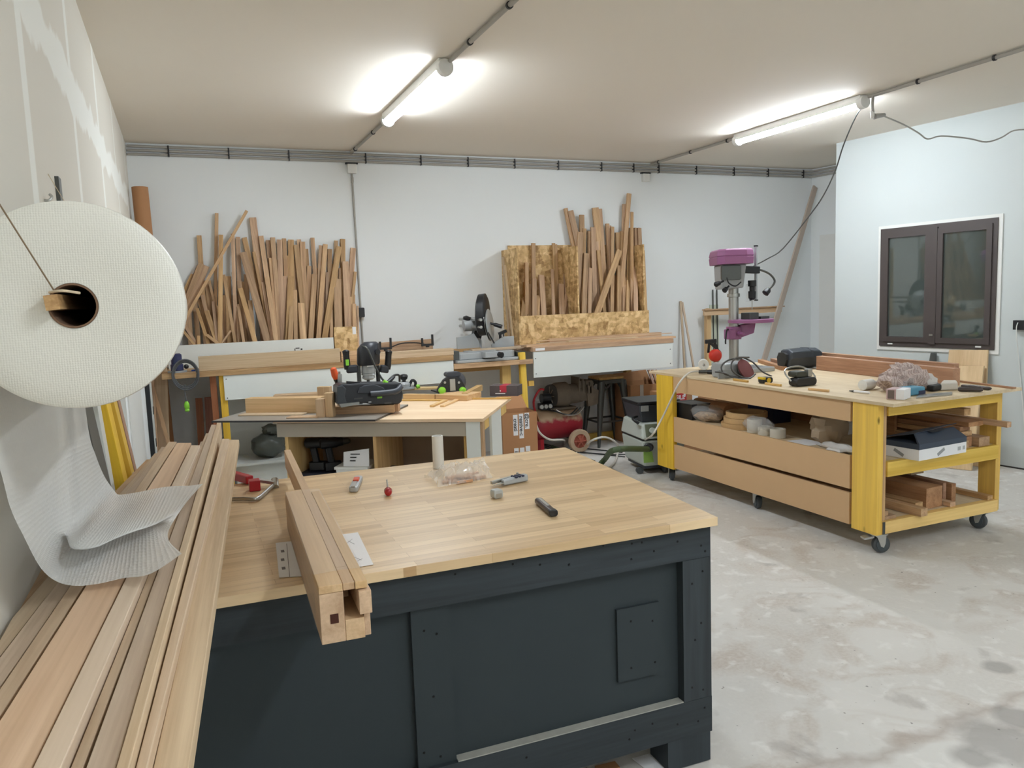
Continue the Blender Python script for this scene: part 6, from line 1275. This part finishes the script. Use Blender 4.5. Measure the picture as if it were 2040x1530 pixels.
# ------- timber bundle wrapped in film
ZW = ZD+.0015
def dk(x, y, z=ZW): return pz(x, y, z)
HB = .135
n0 = pz(653, 1234, ZD-.005)   # bottom front corner seen over the edge
b0, b1 = pz(657, 1233, ZW), pz(727, 1220, ZW)
t0, t1 = pz(634, 1170, ZW+HB), pz(727, 1147, ZW+HB)
f0 = pz(567, 976, ZW+HB)
dirb = (f0-t0); dirb.z = 0; LB = dirb.length; dirb.normalize(); sb = V((dirb.y, -dirb.x, 0))
WB = (t1-t0).dot(sb)
fxB = Matrix.Translation((t0.x, t0.y, ZW)) @ Matrix((sb, dirb, V((0, 0, 1)))).transposed().to_4x4()
f1 = pz(553, 897, ZW+HB); v1 = (fxB.inverted() @ f1)
def piece(label, u0, u1, z0, z1, v0, v1_, mat=OAKC): return tag(obj('frame_timber', MB(fxB).box(u0, u1, v0, v1_, z0, z1), mat, axis=dirb, side=sb, bev=.0015), label, 'timber', 'timbers of the film-wrapped bundle')
hz = HB
piece('front-left large timber of the film-wrapped bundle, with square mortise', 0, WB*.495, 0, hz*.86, 0, LB)
m1 = piece('flat top board of the film-wrapped bundle at left', 0, WB*.49, hz*.865, hz, .0, LB*.98)
tag(obj('frame_timber', MB(fxB).box(WB*.50, WB*.745, .004, .12, hz*.86, hz-.002).box(WB*.50, WB*.745, .12, max(v1.y, LB+.3), hz*.42, hz-.002), OAKC, axis=dirb, side=sb, bev=.0015), 'long middle rail of the bundle, reaching past the far table edge', 'timber', 'timbers of the film-wrapped bundle')
piece('right top strip of the film-wrapped bundle', WB*.75, WB*1.0, hz*.86, hz-.001, .0, LB*.93)
piece('upper right square timber of the film-wrapped bundle', WB*.80, WB*1.06, hz*.44, hz*.84, -.01, LB*.92)
piece('lower middle timber of the film-wrapped bundle', WB*.50, WB*.90, 0, hz*.36, .0, LB*.97)
piece('lower right thin timber of the film-wrapped bundle', WB*.905, WB*1.04, 0, hz*.40, .01, LB*.96)
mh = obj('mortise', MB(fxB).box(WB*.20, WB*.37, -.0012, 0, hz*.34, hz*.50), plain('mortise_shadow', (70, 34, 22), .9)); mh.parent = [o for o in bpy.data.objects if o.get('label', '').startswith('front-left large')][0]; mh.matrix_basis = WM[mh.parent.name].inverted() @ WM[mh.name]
m = MB(fxB)
e_ = .0025
for v0, v1_ in ((LB*.08, LB*.95),):
    m.rings([[(-e_, v, hz*.05), (-e_, v, hz+e_), (WB*.56, v, hz+e_*2), (WB*1.02, v, hz+e_), (WB*1.07, v, hz*.80), (WB*1.07, v, hz*.1)] for v in (v0, v0+.1, (v0+v1_)/2, v1_-.1, v1_)], cap=False)
tag(obj('stretch_film', m, m_film('stretch_film', .14), smooth=True), 'clear stretch film wound around the timber bundle', 'film')
# papers
def flat(name, label, pts, h, mat, cat, z=ZW): return tag(obj(name, MB().prism([pz(x, y, z) for x, y in pts], (0, 0, h)), mat), label, cat)
pA = [(549, 1082), (592, 1078), (660, 1148), (556, 1151)]
o = flat('plan_sheet', 'printed white sheet under the left side of the timber bundle', [(549, 1082), (600, 1077), (640, 1100), (640, 1146), (556, 1151)], .0012, PAPER, 'paper')
t = o
for x0, y0, s in ((563, 1098, .03), (563, 1115, .03), (565, 1132, .03)):
    p = pz(x0, y0, ZW+.0013); d = (pz(x0+3, y0+14, ZW)-pz(x0, y0, ZW)).normalized()
    obj('print_mark', MB().beam(p-d*.012, p+d*.012, .010, .0004, V((d.y, -d.x, 0))), plain('grey_ink', (120, 116, 122), .7), t)
p, q_ = pz(571, 1083, ZW+.0013), pz(577, 1149, ZW+.0013); obj('print_line', MB().beam(p, q_, .0015, .0004, (1, 0, 0)), BLK, t)
for i in range(4): p, q_ = pz(588+i*3, 1092+i*14, ZW+.0013), pz(622, 1090+i*14, ZW+.0013); obj('print_line', MB().beam(p, q_, .0012, .0004, (0, 1, 0)), plain('grey_ink', (120, 116, 122), .7), t)
o = flat('plan_sheet', 'printed white sheet under the right side of the timber bundle', [(676, 1066), (713, 1061), (744, 1125), (706, 1131)], .0012, PAPER, 'paper'); t = o
for pts in (((694, 1078), (706, 1084)), ((690, 1083), (702, 1074)), ((712, 1118), (722, 1113)), ((706, 1110), (720, 1116))):
    p, q_ = (pz(*q, ZW+.0013) for q in pts); obj('print_line', MB().beam(p, q_, .0014, .0004, (0, 0, 1)), plain('grey_ink', (120, 116, 122), .7), t)
# red bar clamp with silver handle
t = thing('bar_clamp', 'red and silver clamp lying at the far left of the butcher block', 'clamp', dk(505, 968))
up = V((0, 0, 1))
obj('red_jaw', MB().beam(dk(464, 955)+up*.02, dk(499, 965)+up*.02, .035, .035, (0, 0, 1)), RED, t, bev=.006)
obj('red_block', MB().box(dk(497, 978).x, dk(520, 978).x, dk(508, 979).y, dk(508, 979).y+.05, ZW, ZW+.045), RED, t, bev=.003)
obj('rail', MB().beam(dk(512, 970)+up*.03, dk(549, 971)+up*.02, .012, .022, (0, 0, 1)), ZINC, t)
obj('handle', MB().tube([dk(460, 999)+up*.009, dk(485, 998)+up*.009, dk(508, 999)+up*.009, dk(520, 993)+up*.009, dk(546, 971)+up*.012], .008, 10, 3), STEEL, t, smooth=True)
obj('swivel_pad', MB().cyl(dk(548, 972)+up*.002, dk(548, 968)+up*.026, .016), ZINC, t, smooth=True)
# utility knife 1
def knife(label, p0, p1, mats, wd, name='utility_knife'):
    a, b = dk(*p0), dk(*p1); d = b-a; L2 = d.length; an = math.atan2(d.y, d.x); fx = Matrix.Translation(a) @ Matrix.Rotation(an, 4, 'Z')
    return thing(name, label, 'knife', a), fx, L2
t, fx, L2 = knife('grey utility knife with orange slider left of the red screwdriver', (704, 981), (715, 957), None, .03)
obj('body', MB(fx).rbox(0, L2, -.018, .018, 0, .022, .012), ALU, t, bev=.005); obj('blade_rail', MB(fx).box(-.004, L2*.5, -.008, .008, .0222, .026), STEEL, t); obj('slider', MB(fx).rbox(L2*.45, L2*.72, -.011, .011, .0222, .03, .004), plain('orange_red_plastic', (220, 84, 48), .4), t)
t, fx, L2 = knife('white and navy folding knife right of the plastic bag', (982, 972), (1047, 957), None, .03)
obj('body', MB(fx).hexa([(L2*.28, -.012, .001), (L2, -.022, .001), (L2, .016, .001), (L2*.28, .012, .001), (L2*.28, -.010, .024), (L2, -.018, .030), (L2, .012, .030), (L2*.28, .010, .024)]), ALU, t, bev=.006)
obj('blade', MB(fx).prism([(0, -.004, .010), (L2*.3, -.010, .010), (L2*.3, .008, .010)], (0, 0, .003)), STEEL, t); obj('lever', MB(fx).beam((L2*.05, .02, .016), (L2*.75, .022, .02), .012, .012, (0, 1, 0)), STEEL, t)
for q in (.62, .72, .82): obj('navy_stripe', MB(fx).box(L2*q, L2*(q+.05), -.0205, .015, .0235, .0305), plain('navy_stripe', (44, 52, 84), .4), t)
obj('thumb_stud', MB(fx).cyl((L2*.8, .01, .03), (L2*.8, .01, .038), .005, n=10), STEEL, t)
t, fx, L2 = knife('dark metal folding knife nearest the right front of the butcher block', (1073, 1003), (1103, 1029), None, .03, 'folding_knife')
obj('body', MB(fx).rbox(0, L2, -.015, .015, 0, .022, .009, 'x'), plain('bronze_metal', (74, 62, 60), .35, .6), t, bev=.002); obj('inlay', MB(fx).box(L2*.06, L2*.65, -.005, .006, .0218, .0236), ZINC, t); obj('butt_cap', MB(fx).rbox(L2*.88, L2*1.01, -.016, .016, -.0003, .0235, .009, 'x'), BLK, t, bev=.003)
a, b = dk(774, 990), dk(771, 963); d = b-a
t = thing('stubby_screwdriver', 'small red-handled screwdriver lying near the table middle', 'screwdriver', a)
obj('handle', MB().lathe(a+up*.0165, d, [(0, .006), (.006, .014), (.03, .0165), (.05, .010), (.056, .009)], 14), plain('clear_red', (170, 34, 40), .25), t, smooth=True); obj('shaft', MB().cyl(a+up*.0165+d.normalized()*.055, b+up*.0145, .003, n=8), STEEL, t, smooth=True)
c = dk(874, 932)
t = thing('cardboard_core', 'white cardboard tube standing upright on the butcher block', 'tube', c)
hT = py(873, 868, c.y).z-ZW
obj('tube_wall', MB().lathe(c, (0.0, 0, 1), [(0, .019), (0, .0255), (hT, .0255), (hT, .019)], 28, close=True), WPL, t, smooth=True)
# plastic bag of dowels
c = dk(915, 955)
t = thing('dowel_bag', 'clear plastic bag with wooden tenons beside the white tube', 'bag', c)
random.seed(11)
G = []
for i in range(11):
    G.append([])
    for jx in range(19):
        u, v = jx/18*2-1, i/10*2-1; e2 = max(0, 1-u*u*.9)*max(0, 1-v*v)
        G[-1].append((c.x+u*.125+random.uniform(-.006, .006), c.y+v*.075*(1-.25*u)+random.uniform(-.006, .006), ZW+.002+.062*e2**.7+random.uniform(0, .018)*(e2 > .01)+max(0, u-.55)*.13*(v+1)*.5))
obj('film', MB().sheet(G), m_film('bag_film', .3), t)
for q in range(7):
    x, y = c.x-.055+.022*q, c.y-.03+.012*(q % 3); an = random.uniform(-.6, .6); obj('tenon', MB(Matrix.Translation((x, y, ZW+.0005+.013*(q % 2))) @ Matrix.Rotation(an, 4, 'Z')).rbox(-.03, .03, -.011, .011, 0, .011, .004, 'x'), plain('beech_tenon', (206, 160, 122), .6), t)
obj('tenon', MB(frame((c.x+.0, c.y-.066, ZW+.0005), .1)).box(-.035, .035, -.008, .008, 0, .010), plain('beech_tenon', (206, 160, 122), .6), t)
c = dk(993, 993)
t = thing('tape_measure', 'small grey tape measure on the butcher block below the folding knife', 'tape measure', c)
fx = frame(c, .12)
obj('case', MB(fx).rbox(-.02, .02, -.004, .03, 0, .034, .010, 'y'), plain('pale_grey_case', (186, 190, 188), .4), t, bev=.004); obj('side_plate', MB(fx).rbox(-.013, .013, -.0052, -.004, .004, .02, .004, 'y'), STEEL, t)

# ---------------------------------------------------------------- long planks piled on the table end
# near edge (left, right x at y=1530), far end (left, right, y), height of the top
PL = [('rightmost plank of the long pile, its edge above the black table', 305, 376, 454, 476, 876, 1.080, OAKP),
 ('second long plank from the right', 270, 293, 442, 457, 874, 1.100, OAKP),
 ('narrow long plank third from the right, one of the two farthest-reaching', 231, 257, 432, 440.5, 842, 1.118, OAKP),
 ('broad long plank fourth from the right, one of the two farthest-reaching', 171, 230.5, 421, 431.5, 846, 1.112, OAKP),
 ('slim long plank left of the broad farthest-reaching plank', 140, 166, 410, 417, 863, 1.104, OAKP),
 ('pale smooth long plank beside the dark gap', 65, 121, 381, 399, 887, 1.120, wood('cream_plank', (206, 180, 150), (226, 204, 178), sc=16, along=.02, vary=.05)),
 ('widest pinkish long plank in the middle of the pile', -61, 63, 353, 381, 882, 1.112, wood('pink_plank', (190, 154, 124), (224, 192, 164), sc=16, along=.02, vary=.05)),
 ('long plank left of the widest pinkish one', -108, -66, 336, 352, 880, 1.098, OAKP),
 ('sixth long plank from the left wall end', -170, -114, 322, 336, 890, 1.088, OAKP),
 ('long plank next to the leftmost ones, slightly lower', -235, -178, 308, 322, 903, 1.078, OAKP),
 ('leftmost long plank lying along the left wall', -320, -245, 292, 308, 915, 1.070, OAK)]
ZPB = 1.05
for lab, n0_, n1_, q0, q1, yfar, z, mat in PL:
    A0, A1 = pz(n0_, 1530, z), pz(n1_, 1530, z); B0, B1 = pz(q0, yfar, z), pz(q1, yfar, z)
    ext = .30/max(.1, (B0-A0).length)
    E0, E1 = A0+(A0-B0)*ext, A1+(A1-B1)*ext
    poly = [E0, E1, B1, B0]; wx = XL+.012
    if E1.x < wx: poly = [B0+(E0-B0)*((wx-B0.x)/(E0.x-B0.x)), B1+(E1-B1)*((wx-B1.x)/(E1.x-B1.x)), B1, B0]
    elif E0.x < wx: poly = [V((wx, E1.y, z)), E1, B1, B0, B0+(E0-B0)*((wx-B0.x)/(E0.x-B0.x))]
    tag(obj('plank', MB().prism([V(p)-V((0, 0, z-ZPB)) for p in poly], (0, 0, z-ZPB)), mat, axis=((B0+B1)-(E0+E1)), bev=.0015), lab, 'plank', 'long planks in the pile')
A0, A1, B0, B1 = pz(207, 1348, 1.094), pz(217, 1348, 1.094), pz(400, 880, 1.094), pz(409, 878, 1.094)
tag(obj('plank', MB().prism([V(p)-V((0, 0, 1.094-ZPB)) for p in (A0, A1, B1, B0)], (0, 0, 1.094-ZPB)), OAKP, axis=B0-A0), 'shorter plank ending inside the dark gap of the pile', 'plank')
# lower course of planks and the bearers that carry the pile on the table
for i, (x0, x1, x2, x3) in enumerate(((-.335, -.27, -.22, -.131), (-.269, -.19, -.13, -.051), (-.189, -.12, -.05, .029), (-.119, -.075, .03, .10))):
    tag(obj('plank', MB().prism([(x0, .75, 1.015), (x1, .75, 1.015), (x3, 3.2, 1.015), (x2, 3.2, 1.015)], (0, 0, .0345)), OAKP, axis=(0, 1, 0)), ('leftmost', 'second', 'third', 'rightmost')[i] + ' plank of the lower course beneath the long pile', 'plank')
for y, n in ((2.35, 'near'), (3.15, 'far')):
    tag(bar('bearer', (-.24, y, (ZD+1.015)/2), (.02+(y-2.35)*.07, y, (ZD+1.015)/2), 1.0145-ZD-.001, .07, PINE, (0, 0, 1)), n + ' pine bearer under the long pile on the butcher block', 'bearer')

# ---------------------------------------------------------------- bubble wrap roll on its string
RC = py(146, 609, 1.45); RR = .171; axr = V((.006, 1, .0)).normalized(); LR = 1.18
RC.x = max(RC.x, XL+RR+.012)
t = thing('bubble_wrap_roll', 'big roll of bubble wrap hung beside the left wall, loose end on planks', 'roll', RC)
prof = [(0, .037), (0, .038), (.0, .06), (-.003, .09), (-.002, .13), (.001, .160), (.006, RR-.002), (.02, RR)] + [(LR*u, RR) for u in (.25, .5, .75)] + [(LR-.02, RR), (LR, RR-.02), (LR, .037)]
obj('wrap', MB().lathe(RC, axr, prof, 72, close=True), m_wrap('bubble_roll', 1.0, 260), t, smooth=True)
obj('core', MB().lathe(RC-axr*.002, axr, [(0, .0365), (0, .0335), (LR, .0335), (LR, .0365)], 36, close=True), plain('core_card', (120, 92, 70), .8), t, smooth=True)
# loose sheet: columns from the near edge (0) to the far edge (1)
cols = []
top0 = RC + V((-RR*.96, .0, .03))
def rp(s, ang): c = RC+axr*(LR*s); return c + V((math.cos(ang)*RR*1.003, 0, math.sin(ang)*RR*1.003))
near = [rp(.02, math.radians(a)) for a in (130, 165, 195)] + [py(-4, 920, 1.47), py(20, 1010, 1.50), py(48, 1070, 1.53), py(80, 1130, 1.60), pz(112, 1158, 1.135), pz(150, 1167, 1.127), pz(195, 1163, 1.127), pz(245, 1152, 1.132), pz(300, 1143, 1.15), pz(362, 1103, 1.165)]
mid1 = [rp(.35, math.radians(a)) for a in (130, 165, 200)] + [py(60, 905, 1.85), py(78, 980, 1.85), py(92, 1030, 1.86), py(112, 1068, 1.88), pz(140, 1072, 1.128), pz(185, 1064, 1.128), pz(228, 1050, 1.128), pz(262, 1042, 1.128), pz(296, 1040, 1.13), pz(334, 1066, 1.132)]
mid2 = [rp(.68, math.radians(a)) for a in (130, 165, 205)] + [py(122, 870, 2.2), py(140, 935, 2.2), py(158, 985, 2.2), py(164, 1042, 2.08), pz(150, 1086, 1.172), pz(192, 1088, 1.175), pz(230, 1072, 1.172), pz(270, 1056, 1.165), pz(316, 1040, 1.16), pz(366, 1008, 1.155)]
farc = [rp(.985, math.radians(a)) for a in (130, 165, 215)] + [py(176, 855, 2.56), py(190, 905, 2.54), py(206, 945, 2.52), py(222, 970, 2.50), py(238, 988, 2.47), py(258, 992, 2.47), py(285, 982, 2.48), py(315, 972, 2.5), py(350, 971, 2.5), py(404, 964, 2.46)]
cols = [near, mid1, mid2, farc]
def cmr(P, u):
    n = len(P)-1; x = min(max(u*n, 0), n-1e-6); i = int(x); f = x-i
    p0, p1, p2, p3 = P[max(i-1, 0)], P[i], P[i+1], P[min(i+2, n)]
    return ((p1*2) + (p2-p0)*f + (p0*2-p1*5+p2*4-p3)*f*f + (p1*3-p0-p2*3+p3)*f**3)*.5
NS, NT = 49, 33
Gd = []
for i in range(NS):
    row = [cmr(c_i, i/(NS-1)) for c_i in cols]
    Gd.append([cmr(row, q/(NT-1)) for q in range(NT)])
for r in Gd:
    for p in r:
        if p.z < 1.124 and p.z > .9: p.z = 1.124 + (p.z-1.124)*.02
        p.x = max(p.x, XL+.006)
sheet = obj('loose_sheet', MB().sheet(Gd), m_wrap('bubble_sheet', .76, 70), t, smooth=False)
for p in sheet.data.polygons: p.use_smooth = True
# hanger
s0 = RC - axr*.02
t = thing('roll_hanger', 'wooden stick through the roll core with string to the wall', 'hanger', s0+V((-.018, 0, .006)))
obj('stick', MB().beam(s0+V((-.026, -.012, .006)), s0+axr*(LR+.12)+V((-.015, 0, .006)), .020, .024, (1, 0, .1)), OAK, t, axis=axr)
obj('knot', MB().tube([s0+V((-.03, .005, .022)), s0+V((-.01, -.006, .024)), s0+V((.012, .012, .020))], .0022, 6), plain('string', (206, 188, 160), .8), t, smooth=True)
obj('string', MB().tube([s0+V((-.022, .004, .023)), px(-265, 0, XL)+V((.004, 0, 0))], .0014, 6, 1), plain('brown_string', (128, 108, 84), .8), t)
e1 = s0+axr*(LR+.10)+V((-.01, 0, .02)); obj('string', MB().tube([e1, V((XL+.004, e1.y+.1, e1.z+.4))], .0011, 6, 1), plain('string', (206, 188, 160), .8), t)
